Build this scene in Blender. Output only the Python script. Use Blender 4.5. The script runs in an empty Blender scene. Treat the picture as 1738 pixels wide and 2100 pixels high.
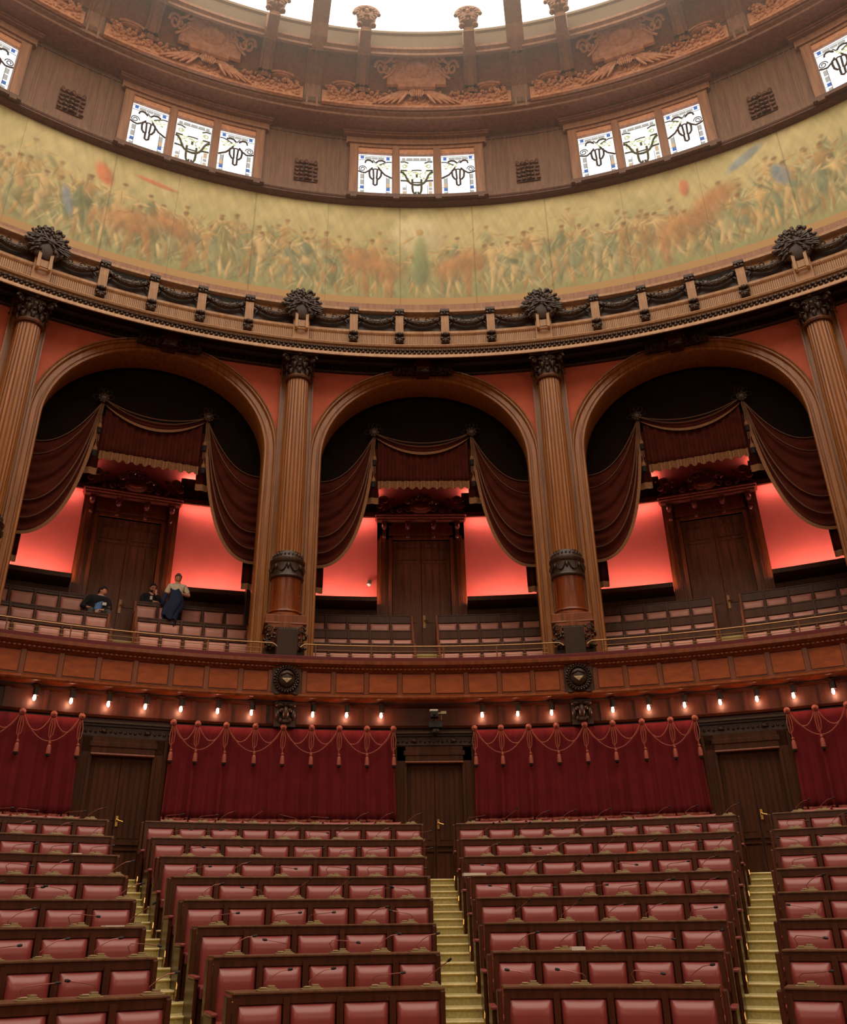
import bpy, bmesh, math, random
from math import sin, cos, tan, pi, radians, degrees, sqrt, asin, atan2
from mathutils import Vector, Matrix
random.seed(11)
SC = bpy.context.scene
COL = SC.collection

# ------------------------------------------------------------------ camera
PITCH, YAW, ROLL = 27.975, 1.008, 0.691
cam_d = bpy.data.cameras.new('camera')
cam = bpy.data.objects.new('camera', cam_d); COL.objects.link(cam)
cam.matrix_world = (Matrix.Translation((-0.659, -2.688, 0.0)) @ Matrix.Rotation(radians(-YAW), 4, 'Z')
                    @ Matrix.Rotation(radians(90 + PITCH), 4, 'X') @ Matrix.Rotation(radians(-ROLL), 4, 'Z'))
cam_d.sensor_fit = 'VERTICAL'; cam_d.sensor_height = 36; cam_d.lens = 31.4305
cam_d.shift_x = 0.01241; cam_d.shift_y = -0.05862
cam_d.clip_end = 200
SC.camera = cam
# ------------------------------------------------------------------ light levels
SC.view_settings.view_transform = 'Standard'
SC.view_settings.look = 'None'
SC.view_settings.gamma = 1.0
SC.view_settings.use_curve_mapping = False
SC.view_settings.exposure = 0.0
SKY_E, SKY_C = 3.6, (1.0, 0.85, 0.68)
WIN_E = 1.3
LED_E, LED_C = 68.0, (1.0, 0.60, 0.55)
FILL_W = 210.0  # power of the added fill lights behind the viewer
BULB_E, BULB_C = 140.0, (1.0, 0.42, 0.24)
w = bpy.data.worlds.new('world'); SC.world = w; w.use_nodes = True
w.node_tree.nodes['Background'].inputs[0].default_value = (1.0, 0.9, 0.8, 1)
w.node_tree.nodes['Background'].inputs[1].default_value = 0.05

# ------------------------------------------------------------------ helpers
def lin(c):
    return tuple(((x / 255.0) / 12.92 if x <= 10.3 else ((x / 255.0 + .055) / 1.055) ** 2.4) for x in c)

def pol(r, th, z, c=(0.0, 0.0)):
    a = radians(th)
    return (c[0] + r * sin(a), c[1] + r * cos(a), z)

def ico_template():
    bm = bmesh.new(); bmesh.ops.create_icosphere(bm, subdivisions=1, radius=1.0)
    v = [tuple(x.co) for x in bm.verts]; f = [tuple(y.index for y in x.verts) for x in bm.faces]
    bm.free()
    bm = bmesh.new(); bmesh.ops.create_icosphere(bm, subdivisions=3, radius=1.0)
    v2 = [tuple(x.co) for x in bm.verts]; f2 = [tuple(y.index for y in x.verts) for x in bm.faces]
    bm.free()
    return v, f, v2, f2
ICV, ICF, ICV2, ICF2 = ico_template()

class MB:
    def __init__(s):
        s.v = []; s.f = []; s.m = []; s.mi = 0
    def add(s, vs, fs):
        o = len(s.v); s.v.extend(vs)
        for f in fs:
            s.f.append(tuple(i + o for i in f)); s.m.append(s.mi)
    def box(s, x0, x1, y0, y1, z0, z1):
        s.add([(x0, y0, z0), (x1, y0, z0), (x1, y1, z0), (x0, y1, z0), (x0, y0, z1), (x1, y0, z1), (x1, y1, z1), (x0, y1, z1)],
              [(0, 3, 2, 1), (4, 5, 6, 7), (0, 1, 5, 4), (1, 2, 6, 5), (2, 3, 7, 6), (3, 0, 4, 7)])
        return s
    def rbox(s, r0, r1, t0, t1, z0, z1, c=(0, 0), n=None):
        """box bent round the hall's centre"""
        n = n or max(1, int(abs(t1 - t0) / 1.0) + 1)
        vs = []; fs = []
        for i in range(n + 1):
            t = t0 + (t1 - t0) * i / n
            vs += [pol(r0, t, z0, c), pol(r1, t, z0, c), pol(r1, t, z1, c), pol(r0, t, z1, c)]
        for i in range(n):
            a = 4 * i; b = a + 4
            for k in range(4):
                k2 = (k + 1) % 4
                fs.append((a + k, b + k, b + k2, a + k2))
        fs += [(0, 1, 2, 3), (4 * n + 3, 4 * n + 2, 4 * n + 1, 4 * n)]
        s.add(vs, fs); return s
    def ring(s, prof, t0, t1, n, c=(0, 0)):
        """open sweep of an (r, z) profile round the centre"""
        vs = []; fs = []; k = len(prof)
        for i in range(n + 1):
            t = t0 + (t1 - t0) * i / n
            for (r, z) in prof: vs.append(pol(r, t, z, c))
        for i in range(n):
            for j in range(k - 1):
                a = i * k + j
                fs.append((a, a + 1, a + k + 1, a + k))
        s.add(vs, fs); return s
    def lathe(s, prof, n=24, c=(0, 0, 0), flute=0, depth=0):
        vs = []; fs = []; k = len(prof)
        for i in range(n):
            a = 2 * pi * i / n
            for (r, z) in prof:
                rr = r
                vs.append((c[0] + rr * cos(a), c[1] + rr * sin(a), c[2] + z))
        for i in range(n):
            b = ((i + 1) % n) * k
            for j in range(k - 1):
                fs.append((i * k + j, b + j, b + j + 1, i * k + j + 1))
        s.add(vs, fs); return s
    def tube(s, pts, r, n=6, cap=True):
        P = [Vector(p) for p in pts]; k = len(P)
        rs = r if isinstance(r, (list, tuple)) else [r] * k
        vs = []; fs = []; up = None
        for i in range(k):
            d = (P[min(i + 1, k - 1)] - P[max(i - 1, 0)])
            if d.length < 1e-9: d = Vector((0, 0, 1))
            d.normalize()
            if up is None:
                up = Vector((0, 0, 1)) if abs(d.z) < .9 else Vector((1, 0, 0))
            a = d.cross(up)
            if a.length < 1e-6: a = d.orthogonal()
            a.normalize(); b = a.cross(d).normalized(); up = b
            for j in range(n):
                q = 2 * pi * j / n
                vs.append(tuple(P[i] + (a * cos(q) + b * sin(q)) * rs[i]))
        for i in range(k - 1):
            for j in range(n):
                j2 = (j + 1) % n
                fs.append((i * n + j, i * n + j2, (i + 1) * n + j2, (i + 1) * n + j))
        if cap:
            fs.append(tuple(range(n - 1, -1, -1))); fs.append(tuple((k - 1) * n + j for j in range(n)))
        s.add(vs, fs); return s
    def blob(s, c, r, hi=False, rot=0.0):
        if not isinstance(r, (list, tuple)): r = (r, r, r)
        V, F = (ICV2, ICF2) if hi else (ICV, ICF)
        ca, sa = cos(rot), sin(rot)
        s.add([(c[0] + (x * r[0]) * ca - (z * r[2]) * sa, c[1] + y * r[1], c[2] + (x * r[0]) * sa + (z * r[2]) * ca) for (x, y, z) in V], F)
        return s
    def grid(s, fn, nu, nv, flip=False):
        vs = [fn(i / nu, j / nv) for i in range(nu + 1) for j in range(nv + 1)]
        fs = []
        for i in range(nu):
            for j in range(nv):
                a = i * (nv + 1) + j
                q = (a, a + nv + 1, a + nv + 2, a + 1)
                fs.append(q[::-1] if flip else q)
        s.add(vs, fs); return s
    def build(s, name, mats, parent=None, loc=(0, 0, 0), rz=0.0, smooth=False, kind=None, bevel=0, solid=0):
        me = bpy.data.meshes.new(name)
        me.from_pydata(s.v, [], s.f)
        if not isinstance(mats, (list, tuple)): mats = [mats]
        for m in mats: me.materials.append(m)
        if len(mats) > 1: me.polygons.foreach_set('material_index', s.m)
        bm = bmesh.new(); bm.from_mesh(me)
        bmesh.ops.recalc_face_normals(bm, faces=bm.faces); bm.to_mesh(me); bm.free()
        if smooth:
            me.polygons.foreach_set('use_smooth', [True] * len(me.polygons))
            if smooth != 'full':
                try: me.set_sharp_from_angle(angle=radians(38))
                except Exception: pass
        me.update()
        o = bpy.data.objects.new(name, me); COL.objects.link(o)
        o.location = loc; o.rotation_euler = (0, 0, rz)
        if parent is not None: o.parent = parent
        if kind: o['kind'] = kind
        if solid:
            md = o.modifiers.new('solid', 'SOLIDIFY'); md.thickness = solid; md.offset = 0
        if bevel:
            md = o.modifiers.new('bevel', 'BEVEL'); md.width = bevel; md.segments = 2; md.limit_method = 'ANGLE'
        return o

def thing(name, label, cat, loc=(0, 0, 0), rz=0.0, group=None):
    o = bpy.data.objects.new(name, None); COL.objects.link(o)
    o.empty_display_size = .1
    o.location = loc; o.rotation_euler = (0, 0, rz)
    o['label'] = label; o['category'] = cat
    if group: o['group'] = group
    return o
def tag(o, label, cat, group=None, kind=None):
    o['label'] = label; o['category'] = cat
    if group: o['group'] = group
    if kind: o['kind'] = kind
    return o
def copy_tree(o, parent=None):
    c = o.copy(); COL.objects.link(c)
    if parent is not None: c.parent = parent
    for ch in [x for x in KIDS.get(o.name, [])]:
        copy_tree(ch, c)
    return c
KIDS = {}
def index_kids():
    KIDS.clear()
    for x in bpy.data.objects:
        if x.parent: KIDS.setdefault(x.parent.name, []).append(x)
def clone(proto, loc, rz, label):
    """first use keeps the prototype itself, later ones copy it with its parts"""
    if not proto.get('_used'):
        proto['_used'] = 1; o = proto
    else:
        ch = {}
        def rec(a, par):
            c = a.copy(); COL.objects.link(c); c.parent = par
            for k in PK[a.name]: rec(k, c)
            return c
        o = rec(proto, None)
    o.location = loc; o.rotation_euler = (0, 0, rz)
    o['label'] = label
    return o
PK = {}
def proto_ready(o):
    def rec(a):
        PK[a.name] = [x for x in bpy.data.objects if x.parent == a]
        for x in PK[a.name]: rec(x)
    rec(o); return o
def place(proto, r, th, z, label, c=(0, 0)):
    return clone(proto, pol(r, th, z, c), -radians(th), label)

ORD = ['first', 'second', 'third', 'fourth', 'fifth', 'sixth', 'seventh', 'eighth', 'ninth', 'tenth']

# ------------------------------------------------------------------ materials
def new_mat(name):
    m = bpy.data.materials.new(name); m.use_nodes = True
    nt = m.node_tree; b = nt.nodes['Principled BSDF']
    return m, nt, b
def wood(name, c1, c2, rough=.42, scale=3.0, stretch=(6, 6, .5), bump=.08, coat=.0, spec=.35):
    m, nt, b = new_mat(name)
    tc = nt.nodes.new('ShaderNodeTexCoord'); mp = nt.nodes.new('ShaderNodeMapping')
    mp.inputs['Scale'].default_value = stretch
    nz = nt.nodes.new('ShaderNodeTexNoise'); nz.inputs['Scale'].default_value = scale
    nz.inputs['Detail'].default_value = 5; nz.inputs['Roughness'].default_value = .6
    cr = nt.nodes.new('ShaderNodeValToRGB')
    cr.color_ramp.elements[0].position = .3; cr.color_ramp.elements[1].position = .72
    cr.color_ramp.elements[0].color = (*lin(c1), 1); cr.color_ramp.elements[1].color = (*lin(c2), 1)
    L = nt.links.new
    L(tc.outputs['Object'], mp.inputs['Vector']); L(mp.outputs[0], nz.inputs['Vector'])
    L(nz.outputs[0], cr.inputs[0]); L(cr.outputs[0], b.inputs['Base Color'])
    b.inputs['Roughness'].default_value = rough
    b.inputs['Specular IOR Level'].default_value = spec
    b.inputs['Coat Weight'].default_value = coat; b.inputs['Coat Roughness'].default_value = .2
    if bump:
        bp = nt.nodes.new('ShaderNodeBump'); bp.inputs['Strength'].default_value = bump; bp.inputs['Distance'].default_value = .02
        L(nz.outputs[0], bp.inputs['Height']); L(bp.outputs[0], b.inputs['Normal'])
    return m
def plain(name, c, rough=.6, metal=0, noise=.12, nscale=8, bump=0, spec=.5, sheen=0):
    m, nt, b = new_mat(name)
    tc = nt.nodes.new('ShaderNodeTexCoord'); nz = nt.nodes.new('ShaderNodeTexNoise')
    nz.inputs['Scale'].default_value = nscale; nz.inputs['Detail'].default_value = 4
    cr = nt.nodes.new('ShaderNodeValToRGB')
    l = lin(c)
    cr.color_ramp.elements[0].position = .3; cr.color_ramp.elements[1].position = .7
    cr.color_ramp.elements[0].color = (*[x * (1 - noise) for x in l], 1)
    cr.color_ramp.elements[1].color = (*[min(1, x * (1 + noise)) for x in l], 1)
    L = nt.links.new
    L(tc.outputs['Object'], nz.inputs['Vector']); L(nz.outputs[0], cr.inputs[0]); L(cr.outputs[0], b.inputs['Base Color'])
    b.inputs['Roughness'].default_value = rough; b.inputs['Metallic'].default_value = metal
    b.inputs['Specular IOR Level'].default_value = spec
    b.inputs['Sheen Weight'].default_value = sheen
    if bump:
        bp = nt.nodes.new('ShaderNodeBump'); bp.inputs['Strength'].default_value = bump; bp.inputs['Distance'].default_value = .01
        L(nz.outputs[0], bp.inputs['Height']); L(bp.outputs[0], b.inputs['Normal'])
    return m
def glow(name, c, e):
    m = bpy.data.materials.new(name); m.use_nodes = True; nt = m.node_tree
    nt.nodes.remove(nt.nodes['Principled BSDF'])
    em = nt.nodes.new('ShaderNodeEmission'); em.inputs[0].default_value = (*c, 1); em.inputs[1].default_value = e
    nt.links.new(em.outputs[0], nt.nodes['Material Output'].inputs[0])
    return m

M = {}
M['bench'] = wood('bench_wood', (58, 28, 16), (88, 44, 24), .32, 3, coat=.15)
M['ledge'] = wood('lit_ledge_wood', (84, 52, 34), (122, 82, 54), .35, 3)  # paler than the bench wood: light on the ledge edges put into the colour
M['benchdark'] = wood('dark_bench_wood', (38, 22, 14), (58, 34, 20), .35, 3)
M['mahog'] = wood('mahogany', (92, 44, 18), (140, 68, 28), .34, 2.5, coat=.2)
M['panel'] = wood('parapet_panel_wood', (132, 58, 16), (168, 82, 26), .5, 2.5, stretch=(2, 2, 5))
M['walnut'] = wood('walnut', (66, 36, 18), (106, 60, 30), .42, 2.5)
M['lowdoor'] = wood('lower_door_wood', (50, 25, 12), (84, 44, 20), .55, 2.5, spec=.18)
M['gallerydoor'] = wood('gallery_door_wood', (96, 52, 30), (146, 84, 50), .42, 2.5)
M['oak'] = wood('golden_oak', (124, 72, 32), (168, 106, 50), .38, 2.2, coat=.15)
M['oakpale'] = wood('pale_carved_oak', (150, 112, 82), (184, 142, 104), .5, 2.2)
M['column'] = wood('column_oak', (112, 62, 26), (160, 98, 42), .36, 2.2, stretch=(9, 9, .35), coat=.2)
M['carved'] = wood('dark_carved_wood', (44, 30, 22), (72, 50, 36), .38, 6, stretch=(3, 3, 3))
M['carvedred'] = wood('dark_red_carved_wood', (112, 54, 42), (160, 88, 70), .26, 6, stretch=(3, 3, 3), coat=.5)
M['cove'] = wood('cove_wood', (116, 74, 50), (156, 106, 76), .45, 3, stretch=(3, 3, 3))
M['copper'] = wood('drum_relief_wood', (176, 118, 84), (220, 160, 122), .3, 3, stretch=(3, 3, 3), coat=.3)  # brighter copy of the cove wood: light on the reliefs put into the colour
M['drum'] = wood('drum_panel_wood', (96, 66, 46), (128, 90, 64), .5, 2.0)
M['drumtrim'] = wood('drum_trim_wood', (122, 82, 56), (160, 112, 80), .42, 2.0)
M['greenbrown'] = plain('cove_plaster', (104, 84, 58), .7)
M['spandrel'] = plain('terracotta_spandrel', (204, 100, 72), .8, nscale=3, noise=.1)
M['pink'] = plain('red_damask_wall', (234, 112, 94), .85, nscale=1.2, noise=.07)
M['leather'] = plain('red_leather', (140, 62, 60), .33, nscale=5, noise=.1, bump=.05, spec=.6)
M['leatherpale'] = plain('worn_rose_leather', (196, 134, 118), .42, nscale=5, noise=.12)
M['velvet'] = plain('crimson_velvet', (98, 22, 27), .9, nscale=4, noise=.14, spec=.2)
M['drapecloth'] = plain('brown_red_velvet', (70, 24, 13), .9, nscale=4, noise=.2, spec=.15)
M['darkvault'] = plain('dark_vault_fill', (30, 20, 15), .95, nscale=2, noise=.2, spec=.05)  # near black: shade of the arch head put into the colour
M['rope'] = plain('rose_rope', (150, 74, 56), .7, nscale=60, noise=.25)
M['ropedark'] = plain('dull_gold_rope', (104, 68, 44), .7, nscale=60, noise=.25)
M['fringe'] = plain('ochre_fringe', (124, 80, 44), .8, nscale=40, noise=.3)
M['tasselend'] = plain('black_tassel_end', (24, 14, 12), .9)
M['carpet'] = plain('olive_carpet', (196, 180, 122), .95, nscale=40, noise=.18, bump=.2)
M['nosing'] = plain('pale_gold_nosing', (240, 218, 156), .5, nscale=20, noise=.1)  # paler than the carpet, along each step edge
M['redcarpet'] = plain('dark_red_ledge_velvet', (86, 22, 24), .9, nscale=20)
M['brass'] = plain('brass', (186, 148, 84), .3, metal=.9)
M['rail'] = plain('aged_brass_rail', (150, 112, 76), .35, metal=.7)
M['black'] = plain('black_plastic', (18, 16, 16), .5)
M['console'] = plain('bronze_grey_console', (150, 132, 96), .35, metal=.2)  # lightened so the base colour carries a gold-grey highlight
M['fascia'] = wood('dark_fascia_wood', (44, 19, 9), (76, 34, 14), .4, 2.5)
M['consolelid'] = plain('pale_console_button', (214, 196, 160), .35)
M['neck'] = plain('gooseneck_metal', (150, 92, 84), .35, metal=.6)
M['white'] = plain('white_plastic', (226, 218, 204), .5)
M['socket'] = plain('black_lamp_socket', (26, 20, 16), .45)
M['slot'] = plain('dark_vent_slot', (20, 18, 14), .9)
M['lead'] = plain('window_lead', (70, 52, 44), .7)
M['leadgreen'] = plain('olive_lead', (92, 88, 58), .7)
M['floorwood'] = wood('floor_boards', (66, 36, 20), (96, 54, 30), .5, 2, stretch=(1, 1, 1))
M['blackslot'] = plain('shadow_gap_paint', (14, 10, 8), .9)
M['sky'] = glow('skylight_glass', SKY_C, SKY_E)
M['led'] = glow('red_led_strip', LED_C, LED_E)
M['led2'] = glow('thin_red_led_line', LED_C, LED_E * .6)
M['bulb'] = glow('lit_bulb', BULB_C, BULB_E)
M['paneW'] = glow('lit_white_glass', (1, 1, .99), WIN_E)
M['paneG'] = glow('lit_grey_glass', lin((188, 182, 172)), 1.0)
M['paneB'] = glow('lit_blue_glass', lin((84, 120, 190)), 1.0)
M['paneT'] = glow('lit_tan_glass', lin((222, 186, 146)), 1.0)
M['paneY'] = glow('lit_yellow_green_glass', lin((236, 236, 176)), 1.0)
M['paneO'] = glow('lit_olive_glass', lin((196, 200, 120)), 1.0)
M['suit'] = plain('black_suit_cloth', (20, 20, 24), .85)
M['navy'] = plain('navy_jacket_cloth', (22, 34, 66), .85)
M['jeans'] = plain('dark_trouser_cloth', (30, 32, 44), .85)
M['grey'] = plain('grey_trouser_cloth', (78, 70, 66), .85)
M['cream'] = plain('cream_polo_cloth', (230, 214, 190), .8)
M['blueshirt'] = plain('light_blue_shirt_cloth', (104, 140, 196), .8)
M['skin'] = plain('skin', (232, 164, 132), .55, noise=.05)
M['hairdark'] = plain('dark_hair', (34, 24, 20), .7)
M['hairgrey'] = plain('grey_brown_hair', (96, 80, 66), .7)
M['paper'] = plain('white_paper', (226, 220, 206), .7, noise=.03)
M['orange'] = plain('orange_folder', (232, 84, 30), .6, noise=.05)
M['blackglass'] = plain('black_frame_plastic', (10, 10, 10), .3)

HB = 11.0          # half a bay in degrees
BAYS = {-2: 'far left', -1: 'left', 0: 'middle', 1: 'right', 2: 'far right'}
T0, T1 = -58.0, 58.0

# ================================================================== STRUCTURE
def struct(mb, name, mats, **k):
    return mb.build(name, mats, kind='structure', **k)

# --- hall floor with the stepped ground under the benches
BC = (0.019, 0.645); AW = 0.266; ALB = 11.435
ROWS = [(12.444, 1.486, 9), (11.547, 1.184, 8), (10.633, .881, 7), (9.59, .585, 6), (8.717, .306, 6),
        (7.825, .034, 5), (6.947, -.225, 5), (6.094, -.485, 4)]
DH = .86
prof = [(0.0, -1.62), (5.2, -1.62), (5.2, -1.5), (6.14, -1.5)]
for k in range(7, -1, -1):
    r, z, n = ROWS[k]
    rn = ROWS[k - 1][0] if k > 0 else 14.1
    prof += [(r + .04, z - DH), (rn + .04, z - DH)]
struct(MB().ring(prof, -100, 100, 100, BC), 'floor', M['floorwood'])
mb = MB(); mb.ring([(0, -1.63), (17.6, -1.63)], 0, 360, 72)
struct(mb, 'floor', M['floorwood'])

# --- lower wall behind curtains
prof = [(14.42, -1.6), (14.42, 3.24), (14.36, 3.25), (14.34, 3.29), (14.40, 3.31), (14.40, 3.62), (14.32, 3.64), (14.3, 3.68)]
mb = MB(); mb.ring(prof, T0, T1, 116)
for i in range(-5 * 6, 5 * 6 + 1):       # stiles between lamp panels
    t = i * 2.5 + (1.27 if i >= 0 else -1.27) * 0
    b = (t + 11) % 22
    tt = t
    if abs(tt) > 3: mb.rbox(14.36, 14.41, tt - .16 - 2.5 / 2 * 0, tt + .16, 3.3, 3.64)
struct(mb, 'wall_lower', M['fascia'], smooth=True)

# --- gallery underside and parapet
PARAPET = [(14.45, 3.70), (14.06, 3.69), (14.02, 3.705), (14.01, 3.735), (14.05, 3.76), (14.10, 3.80), (14.145, 3.82), (14.145, 4.20),
           (14.11, 4.215), (14.09, 4.24), (14.06, 4.25), (14.05, 4.28), (14.0, 4.30), (13.96, 4.33), (13.955, 4.385), (13.98, 4.40), (14.02, 4.41)]
struct(MB().ring(PARAPET, T0, T1, 232), 'wall_parapet', M['mahog'], smooth=True)
mb = MB().ring([(14.02, 4.405), (14.03, 4.47), (14.10, 4.50), (14.42, 4.50), (14.5, 4.46), (14.5, 4.2)], T0, T1, 116)
struct(mb, 'trim_1', M['redcarpet'], smooth=True)
# fielded panels and stiles on the parapet
mp_ = MB(); ms = MB(); nl = MB()
for b in range(-2, 3):
    c0 = b * 22.0
    edges = [-9.75, -7.55, -5.05, -2.52, 0.0, 2.52, 5.05, 7.55, 9.75]
    for i in range(8):
        mp_.rbox(14.125, 14.16, c0 + edges[i] + .22, c0 + edges[i + 1] - .22, 3.845, 4.185, n=4)
    for e in edges:
        ms.rbox(14.112, 14.16, c0 + e - .16, c0 + e + .16, 3.81, 4.22, n=1)
    for i in range(60):
        t = c0 - 9.6 + i * 19.2 / 59
        nl.rbox(14.03, 14.08, t - .07, t + .07, 4.252, 4.275, n=1)
struct(mp_, 'trim_2', M['panel']); struct(ms, 'trim_3', M['mahog']); struct(nl, 'trim_4', M['oak'])

# --- gallery floor (stepped) and its ceiling, back wall
GR = {'C': (17.75, 5.80), 'B': (18.80, 6.43), 'A': (19.70, 7.10)}
prof = [(14.3, 3.7), (14.3, 4.30), (16.5, 4.30), (16.5, 4.70), (17.85, 4.70), (17.85, 5.36), (18.88, 5.36), (18.88, 6.02), (20.8, 6.02)]
struct(MB().ring(prof, T0, T1, 116), 'floor', M['floorwood'])
struct(MB().ring([(14.3, 3.69), (17, 3.69)], T0, T1, 60), 'ceiling', M['walnut'])
struct(MB().ring([(16.5, 12.5), (20.8, 12.5)], T0, T1, 60), 'ceiling', M['darkvault'])
struct(MB().ring([(20.72, 6.0), (20.72, 12.5)], T0, T1, 116), 'wall_gallery', M['pink'])
mb = MB()
for b in range(-3, 4):
  for (a_, e_) in ((b * 22 - 9.9, b * 22 - 3.42), (b * 22 + 3.42, b * 22 + 9.9)):
    mb.ring([(20.70, 6.0), (20.66, 6.0), (20.66, 7.40), (20.62, 7.42), (20.62, 7.54), (20.24, 7.56), (20.14, 7.64), (20.14, 7.75), (20.16, 7.76), (20.18, 7.75), (20.18, 7.69), (20.7, 7.69)], a_, e_, 8)
struct(mb, 'baseboard_gallery', M['walnut'], smooth=True)
mb = MB()
for b in range(-3, 4):
  for (a_, e_) in ((b * 22 - 9.9, b * 22 - 3.3), (b * 22 + 3.3, b * 22 + 9.9)):
    mb.ring([(20.7, 10.28), (20.42, 10.27), (20.41, 10.17), (20.39, 10.16), (20.37, 10.17), (20.37, 10.30), (20.45, 10.36), (20.58, 10.37), (20.66, 10.38), (20.66, 10.72), (20.52, 10.74), (20.5, 10.86), (20.45, 10.9), (20.45, 10.94), (20.7, 10.94)], a_, e_, 8)
for i in range(-480, 481):
    t = i * .105
    if abs(((t + 11) % 22) - 11) > 3.4 and abs(((t + 11) % 22) - 11) < 9.2:
        mb.rbox(20.6, 20.67, t - .028, t + .028, 10.40, 10.70, n=1)
struct(mb, 'trim_5', M['mahog'])

# --- partitions between the gallery bays
mb = MB()
for b in range(-3, 3):
    mb.rbox(16.75, 20.75, b * 22 + HB - 1.15, b * 22 + HB + 1.15, 4.3, 12.5, n=2)
struct(mb, 'wall_partition', M['walnut'])

# --- arcade wall
AR = 16.5; AXH = 8.62; ZS = 9.9; AXR = radians(AXH) * AR; AZR = 2.32
def arch_pts(off, n=40, zb=4.3):
    """opening outline (x, z) offset outwards by off, from left foot over the crown to the right foot"""
    p = [(-(AXR + off), zb), (-(AXR + off), (zb + ZS) / 2), (-(AXR + off), ZS)]
    for i in range(1, n):
        a = pi - pi * i / n
        p.append(((AXR + off) * cos(a), ZS + (AZR + off) * sin(a)))
    p += [(AXR + off, ZS), (AXR + off, (zb + ZS) / 2), (AXR + off, zb)]
    return p
def bp(c0, x, d, z):
    return pol(AR + d, c0 + degrees(x / AR), z)
wall = MB()
for b in range(-2, 3):
    c0 = b * 22.0
    inner = arch_pts(.15)
    XH = radians(9.72) * AR
    outer = []
    for (x, z) in inner:
        if z <= ZS + .001: outer.append((math.copysign(XH, x), z))
        else:
            a = atan2(z - ZS, abs(x) + 1e-9)
            lim = atan2(12.66 - ZS, XH)
            if a < lim: outer.append((math.copysign(XH, x), ZS + XH * tan(a)))
            else: outer.append(((12.66 - ZS) / tan(a) * (1 if x > 0 else -1) if abs(x) > 1e-6 else 0, 12.66))
    n = len(inner)
    vs = [bp(c0, x, -.02, z) for x, z in inner] + [bp(c0, x, -.02, z) for x, z in outer]
    wall.add(vs, [(i, i + 1, n + i + 1, n + i) for i in range(n - 1)])
    # pilaster ground behind the column
    for sg in (-1,):
        pass
struct(wall, 'wall_arcade', M['spandrel'])
mb = MB()
for b in range(-3, 3):
    c = b * 22 + HB
    mb.rbox(16.36, 16.9, c - 1.34, c + 1.34, 4.3, 12.64, n=2)
    mb.rbox(16.32, 16.4, c - 1.42, c - 1.30, 4.3, 12.60, n=1)
    mb.rbox(16.32, 16.4, c + 1.30, c + 1.42, 4.3, 12.60, n=1)
struct(mb, 'trim_6', M['oak'])
# archivolts and jambs: moulded surround of every arch
APROF = [(0.0, .75), (0.0, -.03), (.02, -.06), (.06, -.06), (.075, -.035), (.09, -.035), (.10, -.07), (.115, -.07), (.125, -.045), (.22, -.045), (.23, -.09), (.25, -.115),
         (.275, -.115), (.29, -.08), (.30, -.08), (.31, -.11), (.335, -.12), (.345, .0)]
for b in range(-2, 3):
    mb = MB(); c0 = b * 22.0
    cols = []
    for (off, d) in APROF:
        cols.append([bp(c0, x, d, z) for (x, z) in arch_pts(off, 56)])
    k = len(cols); n = len(cols[0]); vs = []; fs = []
    for i in range(n):
        for j in range(k): vs.append(cols[j][i])
    for i in range(n - 1):
        for j in range(k - 1):
            a = i * k + j; fs.append((a, a + 1, a + k + 1, a + k))
    mb.add(vs, fs)
    struct(mb, 'trim_%d' % (10 + b), M['oak'], smooth=True)
# rosette strip under the entablature
mb = MB(); mb.ring([(16.46, 12.34), (16.40, 12.35), (16.38, 12.38), (16.43, 12.40), (16.43, 12.56), (16.36, 12.58), (16.3, 12.64)], T0, T1, 116)
for i in range(-110, 111):
    t = i * .5
    if 1.3 < abs(((t) % 22) - 11) < 12:
        mb.blob(pol(16.40, t, 12.48), (.045, .05, .045))
        mb.blob(pol(16.42, t + .25, 12.48), (.02, .03, .05))
struct(mb, 'trim_15', M['carved'], smooth=True)

# --- entablature
struct(MB().ring([(16.52, 12.66), (16.2, 12.64), (16.18, 12.60), (16.06, 12.60), (16.04, 12.64), (15.66, 12.63)], T0, T1, 116), 'trim_23', M['benchdark'])  # soffit split off in darker wood, its shadow put into the colour
ENT = [(15.66, 12.63), (15.63, 12.33), (15.57, 12.295), (15.54, 12.30), (15.54, 12.36), (15.57, 12.40), (15.66, 12.42), (15.66, 12.64), (15.60, 12.655), (15.58, 12.70), (15.60, 12.725),
       (15.92, 12.78), (16.0, 12.88), (16.02, 12.98), (16.06, 13.0), (16.06, 13.28), (16.02, 13.30), (16.0, 13.34), (16.02, 13.42), (16.08, 13.45), (16.12, 13.46), (16.12, 13.95),
       (16.02, 13.97), (15.98, 14.0), (15.98, 14.07), (16.05, 14.10), (16.3, 14.12), (18.1, 14.3)]
struct(MB().ring(ENT, T0, T1, 232), 'wall_entablature', M['oakpale'], smooth=True)
mb = MB()
random.seed(3)
i = 0; t = -48.0
while t < 48:
    z = 12.53
    mb.blob(pol(15.64, t, z + .03), (.055, .06, .05)); mb.blob(pol(15.64, t + .16, z - .035), (.05, .055, .045), rot=.6)
    mb.blob(pol(15.65, t + .3, z + .05), (.035, .045, .03)); mb.blob(pol(15.66, t + .08, z - .07), (.035, .04, .03))
    t += .42
struct(mb, 'trim_16', M['carved'], smooth=True)
mb = MB()
for b in range(-2, 3):     # fluted band bars between brackets
    c0 = b * 22
    cs = [-11, -6.28, -2.09, 2.09, 6.28, 11]
    for i in range(5):
        a, e = c0 + cs[i] + (.62 if i == 0 else .42), c0 + cs[i + 1] - (.62 if i == 4 else .42)
        n = 22
        for j in range(n):
            tt = a + (e - a) * (j + .5) / n
            mb.rbox(16.03, 16.065, tt - .04, tt + .04, 13.02, 13.275, n=1)
struct(mb, 'trim_17', M['oakpale'])
mb = MB()
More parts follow.
